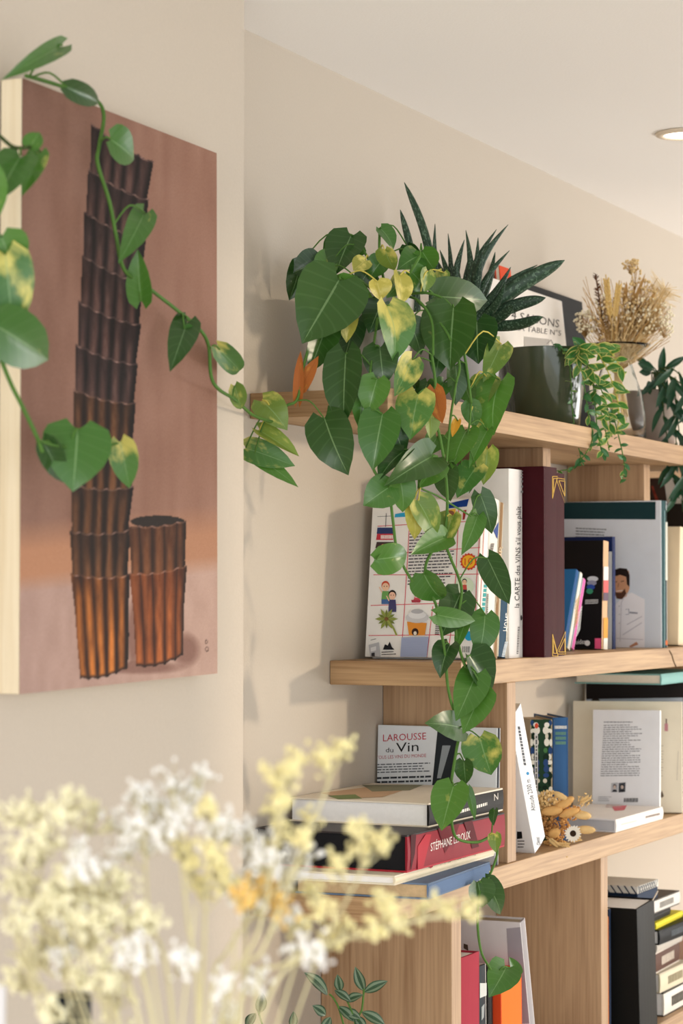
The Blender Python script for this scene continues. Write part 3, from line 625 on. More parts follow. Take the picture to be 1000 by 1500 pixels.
p = Print(M, 'L', d); p.poly([(846, 1024), (1000, 1022), (1000, 1050), (840, 1050)], 'b9bfcc'); p.poly([(840, 1050), (850, 1050), (844, 1110), (838, 1110)], '2c4a5c'); p.ell(872, 1030, 8, 7, '3a302c', 16); p.poly([(838, 1085), (848, 1085), (846, 1105), (836, 1105)], 'b5a9a0'); p.build('cover_print', rt)
rt, M, d = book('teal book lettered NOUVEAUX lying flat under the middle board', 4.10, -.2, ZC_ + .2445, .020, .17, .32, yaw=0, flat=True, cover='7fb0ac', spine='86b4b0', group=G)
p = Print(M, 'S', d); p.text('NOUVEAUX', (905, 990.5), (962, 989), (905, 983.5), 'e8efec'); p.build('spine_lettering', rt)
rt, M, d = book('wide cream cover with a tiny pink bottle print leaning on the dark book', 4.170, -.212, ZC_, .020, .205, .209, lean=7, yaw=17, cover='ece1cb', spine='ded3bd', group=G)
p = Print(M, 'L', d); p.poly([(973, 1060), (978, 1060), (978, 1071), (973, 1071)], 'c98a92'); p.poly([(974.6, 1053), (976.4, 1053), (976.4, 1060), (974.6, 1060)], '6a4a4a'); p.ell(964, 1055, 2.5, 1.2, '4a7a6a', 8)
p.ell(875, 1042, 2.8, 1.6, '3a302c', 8); p.ell(888, 1041, 2, 1.2, '8a6a4a', 8); p.lines((957, 1092), (972, 1092), (955, 1140), 12, 'b5ab98', .25)
for (a, c_) in (((963, 1152), 'd8a84a'), ((954, 1166), 'b5653a'), ((969, 1166), '6a5a4a')): p.poly([(a[0], a[1] - 8), (a[0] + 3, a[1]), (a[0], a[1] + 3), (a[0] - 3, a[1])], c_)
p.line([(993, 1100), (991, 1143)], .8, 'c9bfae'); p.build('cover_print', rt)
rt, M, d = book('white back cover full of text with two tiny portraits leaning on the cream book', 4.090, -.195, ZC_, .017, .125, .196, lean=6, yaw=12, cover='e9ebef', spine='f1f0ee', group=G, hard=.0009)
p = Print(M, 'L', d); p.lines((884, 1057), (926, 1057), (884, 1060), 1, '8a8c94', .5, 0)
p.lines((884, 1062), (941, 1061), (879, 1139), 24, '7d8088', .36, .35)
for cx, dk_ in ((900, 'b9bcc2'), (911, '4a4e54')):
    p.poly([(cx - 5, 1147), (cx + 5, 1146), (cx + 4.5, 1160), (cx - 5.5, 1161)], dk_); p.ell(cx, 1152, 2.6, 3.6, '2f2d2e', 12); p.ell(cx, 1153, 2, 2.8, 'c9b8ae', 12); p.poly([(cx - 4, 1160), (cx - 2, 1156.5), (cx + 2, 1156.5), (cx + 4, 1160)], '2f2f33')
for i in range(14): p.line([(914.5 + i * 1.5, 1169), (914 + i * 1.5, 1175)], .7 + .4 * (i % 3 == 0), '3c3c40')
p.lines((876, 1167), (895, 1167), (876, 1175), 3, '9a9ca2', .35); p.build('cover_print', rt)
rt, M, d = book('white book with red marks lying flat before the upright white back cover', 3.797, -.213, ZC_, .0225, .15, .268, flat=True, cover='efe9e4', spine='f2ece6', pages=plain('c9c5c2', .8), group=G)
p = Print(M, 'S', d); p.marks((944, 1199), (965, 1194), (944, 1195.5), '9a8a84'); p.lines((908, 1207), (932, 1201), (908, 1210), 1, 'd8cfc8', .6); p.build('spine_lettering', rt)
p = Print(M, 'L', d); p.poly([(896, 1182), (918, 1180), (914, 1187), (900, 1188)], 'd8707a'); p.lines((890, 1178), (930, 1175), (886, 1184), 3, 'd0a8a8', .3); p.build('cover_print', rt)

# ------------------------------------------------------------------ books on the bottom board, middle bay
G = 'books on the bottom board between the uprights'
rt, M, d = book('plain red cloth book beside the upright on the bottom board', 3.140, -.190, ZD, .085, .15, .243, cover='a8394a', spine='a53a49', pages=PAGESW, group=G, rough=.7)
rt, M, d = book('slim black and white photo book beside the plain red book', 3.236, -.185, ZD, .032, .13, .218, lean=-1, cover='d9d6cf', spine='2a3036', group=G)
p = Print(M, 'S', d); q = lambda f: proj(M @ Vector((.032 * f, 0, .18)))[0]
p.poly([(q(.1), 1440), (q(.95), 1440), (q(.95), 1458), (q(.1), 1462)], 'cfd2d0'); p.poly([(q(.3), 1475), (q(.7), 1470), (q(.6), 1490), (q(.3), 1495)], '9aa0a2'); p.build('spine_print', rt)
rt, M, d = book('thin black book beside the orange book', 3.275, -.185, ZD, .020, .13, .212, lean=-1, cover='1e1c1b', group=G)
rt, M, d = book('bright orange book with a red edge on the bottom board', 3.303, -.195, ZD, .09, .15, .195, lean=-1, cover='d84a24', spine='f0772a', group=G, rough=.6)
rt, M, d = book('large pale grey book leaning behind the orange book on the bottom board', 3.462, -.19, ZD, .022, .17, .272, lean=-14, cover='d9d6d8', spine='a6a2a6', group=G, pages=plain('b3a893', .8))
p = Print(M, 'L', d); q0 = proj(M @ Vector((0, 0, .27)))[0]; p.poly([(q0 - 20, 1360), (q0 + 30, 1360), (q0 + 30, 1500), (q0 - 12, 1500)], '9f9aa2'); p.poly([(679, 1382), (685, 1384), (686, 1393), (679, 1389)], '5a4a40'); p.build('cover_print', rt)

# ------------------------------------------------------------------ bottom board, right bay
G = 'books stacked flat on the bottom board'
spec = [  # label, x, y, T, W, H, yaw, cover, spine, text, textcolour
 ('thick white book at the bottom of the stack on the bottom board', 4.105, -.200, .044, .15, .18, 0, '4a4640', 'e3ded4', 'marks', '5a554c'),
 ('cream book with a brown mark above the thick white book', 4.095, -.196, .036, .15, .18, -1, 'cfc6b0', 'd8cfb4', 'marks', '9a8f74'),
 ('brown covered book in the middle of the bottom stack', 4.085, -.19, .038, .15, .17, 2, 'd9cfc4', '5a3d33', 'marks', 'c9bcae'),
 ('slim grey book under the glossy black book of the bottom stack', 4.095, -.19, .016, .15, .16, 0, 'b9b3ac', 'c4bdb4', '', 'ffffff'),
 ('glossy black book with white pages in the bottom stack', 4.080, -.20, .027, .15, .26, -2, '15171a', '17191c', 'marks', '5a6066'),
 ('thin yellow book in the bottom stack', 4.085, -.192, .012, .14, .19, 2, 'e0d43a', 'e3d93f', '', 'ffffff'),
 ('thin black booklet above the yellow book of the bottom stack', 4.080, -.185, .016, .13, .13, 2, '2a2a2b', '262627', '', 'ffffff'),
 ('white book with grey lettering near the top of the bottom stack', 4.070, -.19, .026, .15, .17, 0, '5a5652', 'dcd9d4', 'marks', '9a9690'),
]
z = ZD
for (lb, x, y, T, W, H, yw, cv, sp, tx, tcx) in spec:
    rt, M, d = book(lb, x, y, z, T, W, H, yaw=yw, flat=True, cover=cv, spine=sp, pages=PAGESW, group=G)
    if tx:
        a = [proj(M @ Vector((T * fx, 0, H * fz))) for fx, fz in ((.75, .25), (.75, .75), (.3, .25))]
        p = Print(M, 'S', d); p.marks(a[0], a[1], a[2], tcx); p.build('spine_lettering', rt)
    z += T + .0003
bx_ = empty('patterned_box', 'small dark box with a white lattice pattern on top of the bottom stack', 'box', loc=(4.0, -.185, z))
bw, bd, bh = .12, .13, .034
b = MB(); b.box((0, 0, 0), (bw, bd, bh * .6)); b.build('box_body', plain('22324a', .5), bx_, bevel=.001)
b = MB(); b.box((-.001, -.001, bh * .6), (bw + .001, bd + .001, bh)); lid = b.build('lid', plain('e2dfd6', .5), bx_, bevel=.001)
b = MB()
for i in range(9):
    for sg in (-1, 1):
        xa = .004 + i * .0122; xb_ = min(max(xa + sg * .0122, 0), bw)
        for (za, zb) in ((bh * .6, bh),):
            b.add([(xa, -.0016, za), (xa + .0028, -.0016, za), (xb_ + .0028, -.0016, zb), (xb_, -.0016, zb)], [(0, 1, 2, 3)])
for i in range(10):
    ya = i * bd / 10; b.add([(-.0016, ya, bh * .6), (-.0016, ya + .003, bh * .6), (-.0016, ya + .013, bh), (-.0016, ya + .010, bh)], [(0, 3, 2, 1)])
b.build('lattice_pattern', plain('22324a', .5), lid)
G = 'standing files on the bottom board'
for i, (lb, c_, T, H, x, ln) in enumerate((('narrow magazine with orange pictures beside the black binder', 'c9763a', .012, .22, 3.812, 0), ('slim dark blue magazine beside the black binder', '22304a', .010, .232, 3.826, 0))):
    rt, M, d = book(lb, x, -.19, ZD, T, .16, H, lean=ln, cover=c_, spine=c_, group=G, hard=.0009)
rt, M, d = book('tall black ring binder standing before the bottom stack', 3.868, -.232, ZD, .10, .19, .232, lean=-4, cover='191918', spine='1b1b1a', pages=PAGESW, group=G, name='ring_binder', rough=.4)
rt['category'] = 'binder'
b = MB(); b.tube([(.085, -.002, .231), (.091, -.006, .240), (.098, -.008, .246)], .0012, 5); b.build('ribbon', plain('d8cdbd', .6), rt)

# ------------------------------------------------------------------ leaves
HEART = ([0, .05, .12, .25, .4, .6, .8, .92, 1], [.34, .72, .92, 1, .97, .80, .47, .18, 0.01])
LANCE = ([0, .12, .3, .5, .7, .88, 1], [.10, .5, .88, 1, .85, .42, .02])
def leaf_into(b, Pb, Q, Nn, wd, fold=.25, curl=.12, prof=HEART, nt=10, ns=6, mi=0, wave=.06, lobe=.16):
    Pb, Q = Vector(Pb), Vector(Q); T = Q - Pb; L = T.length; T.normalize()
    Nn = Nn - T * Nn.dot(T)
    Nn = Nn.normalized() if Nn.length > 1e-6 else T.orthogonal().normalized(); S = T.cross(Nn)
    k = len(b.v); ph = random.random() * 6
    for i in range(nt + 1):
        t = i / nt; h = .5 * wd * float(np.interp(t, *prof))
        for j in range(ns + 1):
            s = -1 + 2 * j / ns; a = abs(s)
            back = lobe * L * (a ** 1.4) * (1 - t) ** 3
            z = fold * a * h - curl * L * (4 * (t - .45) ** 2 - .3) * .5 + wave * h * math.sin(5 * t + ph + (2 if s > 0 else 0)) * a
            b.uv[len(b.v)] = (.5 + .5 * s, t); b.v.append(tuple(Pb + T * (L * t - back) + S * (s * h * math.cos(fold * .7 * a)) + Nn * z))
    w1 = ns + 1
    for i in range(nt):
        for j in range(ns):
            b.f.append((k + i * w1 + j, k + i * w1 + j + 1, k + (i + 1) * w1 + j + 1, k + (i + 1) * w1 + j)); b.m.append(mi)
def tocam(p): return (CAM - p).normalized()
def tilt(n, a):
    return (n + Vector((random.uniform(-a, a), random.uniform(-a, a), random.uniform(-a, a)))).normalized()
def put_leaf(root, org, base, tip, wpx, d0, d1, mat, stems=None, fold=.25, curl=.12, tl=.35, prof=HEART, name='leaf', pet=STEM, petr=.0011, maxpet=.12, nt=10, ns=6):
    Pb, Q = at(base[0], base[1], d0), at(tip[0], tip[1], d1)
    wd = wpx * d0 / F; b = MB()
    n = tilt(tocam(Pb) + Vector((0, 0, .25)), tl)
    leaf_into(b, Pb - org, Q - org, n, wd, fold, curl, prof, nt, ns)
    if stems:
        best = min(stems, key=lambda q_: (q_ - Pb).length)
        if .004 < (best - Pb).length < maxpet:
            mid = (best + Pb) / 2 + Vector((0, 0, .25 * (best - Pb).length)) + tocam(Pb) * .006
            b.tube([q_ - org for q_ in curve_pts([best, mid, Pb], 4)], petr, 5, 1)
    return b.build(name, [mat, pet], root, smooth=True)
def stem_part(root, org, pts, r, mat=STEM, name='vine_stem', n=6):
    c = curve_pts(pts, 6); b = MB(); b.tube([p_ - org for p_ in c], r if not isinstance(r, tuple) else list(np.linspace(r[0], r[1], len(c))), 6, 0)
    b.build(name, mat, root, smooth=True); return c

# ------------------------------------------------------------------ pots on the top board
def pot(root, r0, r1, h, mat, name='pot', th=.005, rim=.003, n=48):
    b = MB(); b.lathe([(r0 * .93, 0), (r0, .004), (r1, h - rim), (r1 + .0005, h), (r1 - th, h), (r1 - th - .001, h - .018), (.001, h - .018)], n=n); o = b.build(name, mat, root, smooth=True)
    try: o.data.set_sharp_from_angle(angle=R(40))
    except Exception: pass
    b = MB(); b.lathe([(r1 - th - .0015, h - .0178), (r1 * .6, h - .014), (.001, h - .012)], n=24, cap=False); b.build('soil', plain('3a2c22', .95, .4, 90, bump=.5), root, smooth=True)
def potpos(px, y): return Vector((xat(px, y), y, ZA))
o1 = potpos(540, -.10)
pothos = empty('potted_pothos', 'big trailing pothos in a glossy grey pot cascading over the shelf edge', 'potted plant', loc=o1)
pot(pothos, .055, .067, .150, plain('9c9a92', .22, .05, 12, coat=.4))
def dpt(px): return 3.085 if px < 568 else 3.085 + (px - 568) * .0012
def D(px, dd=0): return dpt(px) + dd
def stem2d(pts, dd=0.0): return [at(x, y, D(x, dd)) for x, y in pts]
top = o1 + Vector((0, 0, .14))
stems = []
SP = [([(632, 520), (637, 560), (634, 600), (644, 640), (652, 690), (655, 740), (652, 790), (660, 818), (670, 842), (676, 866), (670, 905), (667, 922), (674, 955), (682, 978)], .0021),
      ([(652, 788), (634, 806), (623, 830), (626, 860), (638, 885), (645, 920), (652, 960), (655, 1000), (661, 1030), (673, 1066), (668, 1100), (660, 1152), (660, 1190), (665, 1222), (678, 1232), (702, 1233), (722, 1222)], .0021),
      ([(540, 560), (533, 600), (538, 650), (548, 690), (568, 716), (575, 760), (580, 800), (590, 828), (604, 852)], .0020),
      ([(640, 700), (628, 690), (614, 712), (640, 726), (676, 748), (690, 756)], .0013),
      ([(668, 560), (660, 610), (655, 660), (651, 700)], .0018), ([(690, 590), (684, 640), (664, 676)], .0015),
      ([(724, 1225), (728, 1250), (716, 1284), (704, 1300), (699, 1345), (704, 1392), (716, 1416), (726, 1432)], .0018)]
for pts, r in SP: stems.append(stem_part(pothos, o1, stem2d(pts), r))
# shoots out of the pot over the rim
for pts in ([(548, 428, 3.26), (530, 412, 3.22), (510, 404, 3.18), (498, 410, 3.14)], [(560, 425, 3.27), (540, 380, 3.25), (516, 345, 3.27)], [(565, 425, 3.27), (556, 375, 3.25), (556, 335, 3.27)],
            [(580, 430, 3.26), (600, 400, 3.2), (615, 375, 3.2)], [(585, 432, 3.25), (612, 440, 3.2), (632, 470, 3.18), (634, 520, 3.165)], [(590, 432, 3.26), (630, 430, 3.22), (662, 452, 3.22), (680, 520, 3.22), (690, 590, 3.23)],
            [(555, 430, 3.25), (552, 470, 3.17), (545, 520, 3.12), (540, 560, 3.085)], [(530, 430, 3.25), (470, 470, 3.14), (446, 530, 3.10), (436, 583, 3.085), (420, 594, 3.085), (400, 606, 3.09)], [(610, 440, 3.24), (650, 480, 3.2), (672, 530, 3.2), (668, 560, 3.205)]):
    stems.append(stem_part(pothos, o1, [at(*q_) for q_ in pts], .002))
ALLS = [q_ for c in stems for q_ in c]
# base px, tip px, width px, depth offset base/tip, material
LV_ = [
 (497, 410, 443, 502, 84, .04, 0, LD), (478, 478, 452, 547, 38, .05, .02, LD), (441, 386, 424, 440, 36, .20, .2, LD), (466, 382, 428, 400, 36, .19, .19, LD), (487, 382, 458, 396, 34, .17, .17, LM),
 (514, 345, 490, 402, 48, .18, .16, LD), (529, 361, 514, 376, 18, .19, .19, LM), (535, 381, 517, 396, 24, .14, .13, LYY), (558, 334, 578, 364, 32, .18, .17, LM), (563, 366, 577, 397, 34, .12, .12, LY),
 (613, 374, 584, 392, 32, .12, .12, LM), (618, 368, 636, 396, 32, .11, .11, LM), (626, 397, 621, 428, 24, .08, .08, LY), (586, 403, 588, 446, 30, .08, .06, LYY), (649, 399, 642, 430, 18, .1, .1, LY),
 (638, 434, 718, 440, 48, .08, .06, LD), (664, 450, 658, 542, 74, .0, .0, LD), (698, 470, 700, 533, 52, .06, .05, LD), (734, 504, 709, 557, 32, .02, .02, LY), (644, 508, 638, 554, 24, .05, .04, LD),
 (570, 447, 582, 531, 54, .02, .0, LV), (512, 456, 507, 502, 24, .05, .05, LYY), (497, 412, 546, 436, 26, .06, .07, LM), (552, 412, 558, 440, 30, .07, .07, LYY), (558, 444, 540, 488, 38, .09, .09, LD),
 (556, 508, 562, 565, 42, .03, .02, LD), (604, 527, 578, 580, 32, .0, .0, LV), (506, 518, 502, 627, 50, .01, -.01, LD), (530, 570, 526, 626, 26, .0, .0, LM), (552, 555, 538, 607, 38, -.01, -.01, LM),
 (560, 606, 545, 688, 50, -.01, -.02, LM), (612, 577, 600, 643, 46, -.01, -.02, LV), (632, 608, 630, 643, 20, .0, .0, LY), (668, 535, 668, 594, 28, .02, .02, LD), (716, 556, 700, 602, 38, .03, .03, LY),
 (730, 556, 718, 634, 48, .0, -.01, LM), (636, 570, 647, 621, 24, -.015, -.02, LO), (670, 616, 662, 640, 11, .0, .0, LGOLD), (688, 590, 696, 627, 24, .01, .01, LM), (682, 630, 661, 684, 42, .01, .0, LM),
 (636, 666, 570, 706, 46, -.02, -.03, LD), (592, 658, 553, 700, 34, .0, -.01, LD), (642, 678, 612, 715, 32, .0, .0, LM), (653, 683, 657, 735, 34, .02, .02, LD), (697, 684, 669, 728, 36, .0, .0, LV),
 (714, 658, 708, 710, 28, .03, .03, LY), (713, 630, 687, 684, 20, .0, .0, LM), (572, 712, 532, 740, 40, -.01, -.01, LM), (586, 700, 592, 751, 34, .0, .0, LM), (613, 733, 640, 791, 36, -.01, -.02, LY),
 (605, 742, 609, 791, 24, .0, .0, LYY), (661, 755, 652, 802, 32, .0, .0, LY), (652, 787, 603, 811, 32, -.02, -.03, LM), (704, 724, 722, 783, 28, .0, -.01, LD), (700, 755, 677, 812, 24, .0, .0, LM),
 (551, 820, 601, 811, 38, -.01, -.01, LM), (714, 818, 746, 886, 32, -.02, -.03, LD), (620, 842, 648, 882, 42, -.01, -.01, LM), (674, 870, 646, 933, 44, .01, .01, LD), (640, 901, 699, 911, 24, -.02, -.03, LM),
 (711, 901, 702, 962, 36, .0, .0, LM), (681, 912, 667, 953, 15, .0, -.01, LM), (658, 944, 643, 991, 32, .0, .0, LD), (689, 960, 718, 1023, 50, .0, .0, LD), (698, 986, 668, 1055, 40, -.01, -.02, LM),
 (706, 1012, 678, 1074, 38, -.02, -.03, LM), (678, 1066, 626, 1058, 36, -.01, -.01, LD), (702, 1080, 719, 1136, 48, -.02, -.03, LV), (679, 1115, 682, 1149, 24, .01, .01, LD), (664, 1151, 646, 1216, 44, -.03, -.04, LM),
 (686, 1156, 696, 1202, 11, -.02, -.03, LM), (724, 1186, 722, 1209, 12, -.02, -.03, LD), (724, 1222, 726, 1249, 16, -.02, -.03, LY), (700, 1292, 706, 1330, 36, .0, .0, LD), (712, 1292, 737, 1342, 28, .0, .0, LD),
 (742, 1416, 718, 1458, 40, -.01, -.02, LM), (758, 1427, 746, 1402, 15, .0, .0, LM),
 (384, 586, 421, 628, 38, .0, -.01, LY), (380, 630, 438, 668, 26, .0, -.01, LY), (360, 656, 432, 682, 32, .0, .0, LV), (372, 668, 438, 712, 20, .0, .0, LM), (474, 612, 508, 696, 56, .0, -.01, LD),
 (436, 585, 440, 512, 13, .0, .01, LO), (440, 570, 466, 521, 18, .01, .02, LO),
 (604, 398, 628, 432, 30, .10, .1, LM), (540, 560, 520, 600, 34, .02, .01, LD), (590, 540, 612, 572, 26, .05, .05, LD), (650, 560, 632, 590, 22, .04, .04, LM), (680, 560, 690, 592, 26, .05, .05, LM), (600, 470, 618, 520, 30, .09, .08, LD), (575, 620, 592, 668, 30, .02, .01, LD), (640, 640, 624, 668, 26, .03, .03, LM), (700, 610, 716, 642, 24, .04, .04, LY), (470, 400, 446, 430, 40, .15, .15, LD), (500, 350, 480, 392, 36, .2, .2, LM), (590, 410, 566, 436, 26, .09, .09, LV), (560, 380, 540, 408, 28, .15, .15, LM), (626, 560, 612, 600, 24, .03, .03, LD), (676, 690, 690, 724, 24, .03, .03, LD), (540, 396, 522, 424, 28, .16, .16, LD), (596, 360, 612, 384, 24, .2, .2, LD), (568, 470, 600, 500, 30, .10, .1, LD), (520, 470, 500, 540, 30, .12, .1, LD)]
for (bx0, by0, tx0, ty0, wp, da, db, mt_) in LV_:
    tl = .6 if by0 < 470 else .5
    f_ = random.choice((.1, .2, .3, .45))
    pm = STEMY if mt_ in (LYY, LY) else STEM
    put_leaf(pothos, o1, (bx0, by0), (tx0, ty0), wp * 1.30, D(bx0, da), D(tx0, db), mt_, ALLS, fold=f_, curl=random.uniform(.02, .3), tl=tl, pet=pm)

# ------------------------------------------------------------------ vine lying over the painting
def pdep(px, off=.03):
    r = ray(px, 872); p0 = PP + PN * off
    d = (p0 - CAM).dot(PN) / r.dot(PN)
    return d if px < 330 else d + (3.09 - d) * min(1, (px - 330) / 70)
vs_ = [(38, 111, .0), (60, 117, -.006), (98, 129, -.004), (140, 146, .004), (152, 170, .014), (145, 215, .02), (143, 240, .022), (160, 295, .024), (170, 345, .026), (182, 395, .03), (215, 420, .03), (260, 455, .03), (290, 480, .03), (305, 505, .03), (309, 550, .03), (320, 570, .03), (345, 586, .03), (372, 609, .03), (404, 619, .03)]
pts = [at(x, y, pdep(x, o_)) for x, y, o_ in vs_]
vo = pts[0].copy()
vine = empty('pothos_vine', 'long pothos vine draped over the top of the painting towards the shelf plant', 'vine', loc=vo)
c0 = stem_part(vine, vo, pts, .0022, STEM)
for (bx0, by0, tx0, ty0, wp, mt_, f_) in ((92, 66, 10, 112, 26, LM, .5), (98, 128, 149, 152, 28, LD, .4), (163, 204, 199, 234, 46, LM, .2), (212, 312, 176, 382, 34, LM, .4), (206, 441, 201, 366, 32, LM, .3), (275, 470, 250, 541, 36, LD, .3),
                                   (270, 482, 286, 500, 20, LM, .2), (322, 512, 358, 550, 28, LV, .3), (344, 566, 354, 602, 22, LY, .3)):
    put_leaf(vine, vo, (bx0, by0), (tx0, ty0), wp * 1.25, pdep(bx0, .035), pdep(tx0, .04), mt_, c0, fold=f_, tl=.25, petr=.0012)
# second vine hanging beside the canvas edge
vs_ = [(-26, 150), (-12, 185), (6, 205), (22, 216), (44, 216)]
vs2 = [(-26, 150), (-30, 300), (-18, 450), (0, 520), (16, 562), (32, 594), (54, 640), (62, 662), (76, 650), (160, 660)]
vo = at(-26, 150, pdep(-26, .03))
vine2 = empty('pothos_vine', 'pothos vine with broad pale-splashed leaves hanging before the left edge of the painting', 'vine', loc=vo)
c1 = stem_part(vine2, vo, [at(x, y, pdep(x, .05)) for x, y in vs_], .002, STEMD); c2 = stem_part(vine2, vo, [at(x, y, pdep(x, .05)) for x, y in vs2[:-2]], .0024, STEM)
c3 = stem_part(vine2, vo, [at(x, y, pdep(x, .055)) for x, y in ((56, 644), (76, 652), (110, 655), (158, 652), (176, 648))], .0014, STEM)
for (bx0, by0, tx0, ty0, wp, mt_, f_, of) in ((30, 228, -4, 292, 52, LM, .2, .05), (44, 216, 58, 193, 26, LM, .3, .05), (58, 222, 33, 284, 28, LM, .3, .05), (2, 346, 22, 400, 60, LM, .2, .05), (8, 372, 20, 492, 66, LV, .2, .055), (-6, 476, 77, 530, 72, LM, .2, .06),
                                          (114, 628, 107, 719, 86, LM, .12, .062), (176, 648, 190, 716, 38, LV, .35, .058), (64, 648, 94, 708, 34, LD, .3, .045), (-30, 250, -10, 330, 60, LM, .2, .05)):
    put_leaf(vine2, vo, (bx0, by0), (tx0, ty0), wp * 1.2, pdep(bx0, of), pdep(tx0, of + .004), mt_, c1 + c2 + c3, fold=f_, tl=.16, petr=.0013)

# ------------------------------------------------------------------ spiky succulent
o2 = potpos(668, -.105)
suc = empty('potted_succulent', 'dark spiky succulent with long blades in a pale grey pot', 'potted plant', loc=o2)
pot(suc, .060, .073, .112, plain('a9a7aa', .4, .04, 12))
BL = leafmat('succulent_blade', '1c3a2a', '26472f', vein='6f8f74', band=.55, rough=.4)
d2 = (o2 - CAM).dot(FWD)
def blade(root, org, base, tip, wpx, d0, d1, bend=0.0):
    ty0_ = tip[1]
    A_, B_ = at(base[0], base[1], d0), at(tip[0], tip[1], d1); b = MB(); T = B_ - A_; L = T.length; n = tilt(tocam(A_), .3); S = T.normalized().cross(n).normalized(); n = S.cross(T.normalized()).normalized()
    if n.dot(tocam(A_)) < 0: n = -n
    w_ = wpx * d0 / F / 2; nt = 16; sh = S if S.dot(RIGHT) > 0 else -S
    for i in range(nt + 1):
        t = i / nt; hw = w_ * ((1 - t ** 9) * (1.0 - .15 * t) if wpx > 15.5 or ty0_ < 310 else (1 - t ** 2.2) * (.8 + .4 * t)) + .0004; c = A_ + T * t + sh * (bend * L * math.sin(math.pi * t)) - org
        ring = [(-1, .35), (-.6, .0), (0, -.25), (.6, .0), (1, .35), (.5, .55), (0, .65), (-.5, .55)]
        for j, (u, v) in enumerate(ring):
            b.uv[len(b.v)] = (.5 + .5 * u, t); b.v.append(tuple(c + S * (u * hw) - n * (v * hw * .7)))
    for i in range(nt):
        for j in range(8): b.f.append((i * 8 + j, i * 8 + (j + 1) % 8, (i + 1) * 8 + (j + 1) % 8, (i + 1) * 8 + j)); b.m.append(0)
    b.build('blade', BL, root, smooth=True)
for (bx0, by0, tx0, ty0, w_, bd, dd) in ((634, 470, 592, 267, 13, .07, .02), (610, 460, 586, 307, 12, .04, .02), (650, 470, 637, 328, 11, -.04, .0), (660, 470, 656, 342, 10, .02, .03), (664, 470, 680, 351, 14, -.05, .0), (680, 470, 682, 337, 13, .06, .02),
        (684, 470, 700, 348, 13, .03, .0), (684, 470, 727, 336, 15, -.1, .0), (692, 470, 744, 329, 15, -.12, -.02), (690, 470, 725, 369, 15, .05, .02), (694, 470, 746, 367, 12, -.1, 0), (690, 470, 748, 391, 15, .06, -.02), (694, 474, 745, 400, 12, .0, -.04),
        (690, 478, 827, 381, 25, -.04, -.02), (694, 474, 787, 388, 14, -.08, .0), (700, 480, 799, 436, 20, -.06, -.04), (704, 480, 795, 464, 18, .08, -.05), (660, 468, 644, 366, 14, .05, .03), (676, 470, 668, 380, 15, 0, -.03), (686, 470, 706, 372, 15, .02, -.04), (700, 474, 740, 412, 15, .1, -.05), (672, 470, 690, 365, 12, 0, .04), (704, 480, 752, 448, 16, .06, -.06), (672, 468, 620, 400, 14, -.05, .0), (668, 470, 634, 372, 12, .04, .04)):
    blade(suc, o2, (bx0, by0 - 4), (tx0, ty0), w_, d2 - .01, d2 + dd, bd)

# ------------------------------------------------------------------ olive pot with trailing variegated plant
o3 = potpos(800, -.125)
tr_ = empty('potted_trailing_plant', 'small-leaved variegated trailing plant in a dark olive glazed pot', 'potted plant', loc=o3)
pot(tr_, .058, .0725, .138, plain('3f4a36', .16, .12, 9, coat=.5))
d3 = (o3 - CAM).dot(FWD)
LT = leafmat('trailing_leaf_variegated', '3d7a34', '4f8c3a', yel='dcd67e', edge=.34, amount=.42, vein='9cc07c'); LT2 = leafmat('trailing_leaf_green', '2f6a38', '3f7a44', yel='c9c878', amount=.32, vein='8fb27c')
def dd3(x): return d3 - .075 if x < 862 else d3 - .06 + (x - 862) * .0012
TS = [([(818, 505), (824, 512), (833, 527), (836, 560), (838, 600), (843, 640), (850, 668), (846, 680), (830, 688), (812, 690)], 9, 9, 26), ([(846, 512), (872, 514), (888, 540), (900, 570), (906, 600), (904, 632)], 24, 16, 22), ([(846, 516), (862, 540), (874, 580), (884, 620), (892, 660)], 22, 15, 22),
      ([(846, 520), (856, 570), (862, 610), (868, 640), (858, 664), (846, 676)], 18, 11, 20), ([(896, 600), (906, 640), (913, 672), (914, 690), (908, 708)], 12, 8, 16), ([(846, 508), (870, 504), (890, 512), (904, 530), (914, 552)], 22, 16, 16), ([(860, 530), (880, 570), (890, 600), (896, 640)], 22, 14, 18), ([(868, 560), (872, 600), (876, 640), (884, 668)], 20, 12, 16)]
for si, (pl, l0, l1, n) in enumerate(TS):
    P3 = [at(x, y, dd3(x) + (.0 if si else -.004)) for x, y in pl]
    c = stem_part(tr_, o3, [o3 + Vector((.03, -.03, .13))] + P3 if si < 4 else P3, .001, STEMY if si in (1, 5) else STEM)
    for i in range(n):
        t = (i + .5) / n; k = int(t * (len(c) - 1)); k = max(k, 6 if si < 4 else 0); p0 = c[k]; L = (l0 + (l1 - l0) * t) * random.uniform(.85, 1.45) * d3 / F
        sg = 1 if i % 2 else -1; dr = (RIGHT * sg * random.uniform(.1, 1) + UPZ * random.uniform(-1, .3) + tocam(p0) * random.uniform(0, .7)).normalized()
        b = MB(); leaf_into(b, p0 - o3, p0 + dr * L - o3, tilt(tocam(p0) + UPZ * .5, .8), L * .48, .3, .15, LANCE, 6, 4)
        b.build('leaf', LT if (si in (1, 5, 2, 6) or random.random() < .3) else LT2, tr_, smooth=True)
b = MB(); leaf_into(b, at(860, 512, dd3(850)) - o3, at(838, 494, dd3(838)) - o3, tilt(tocam(o3), .2), .018, .3, .1, LANCE); b.build('leaf', LT2, tr_, smooth=True)

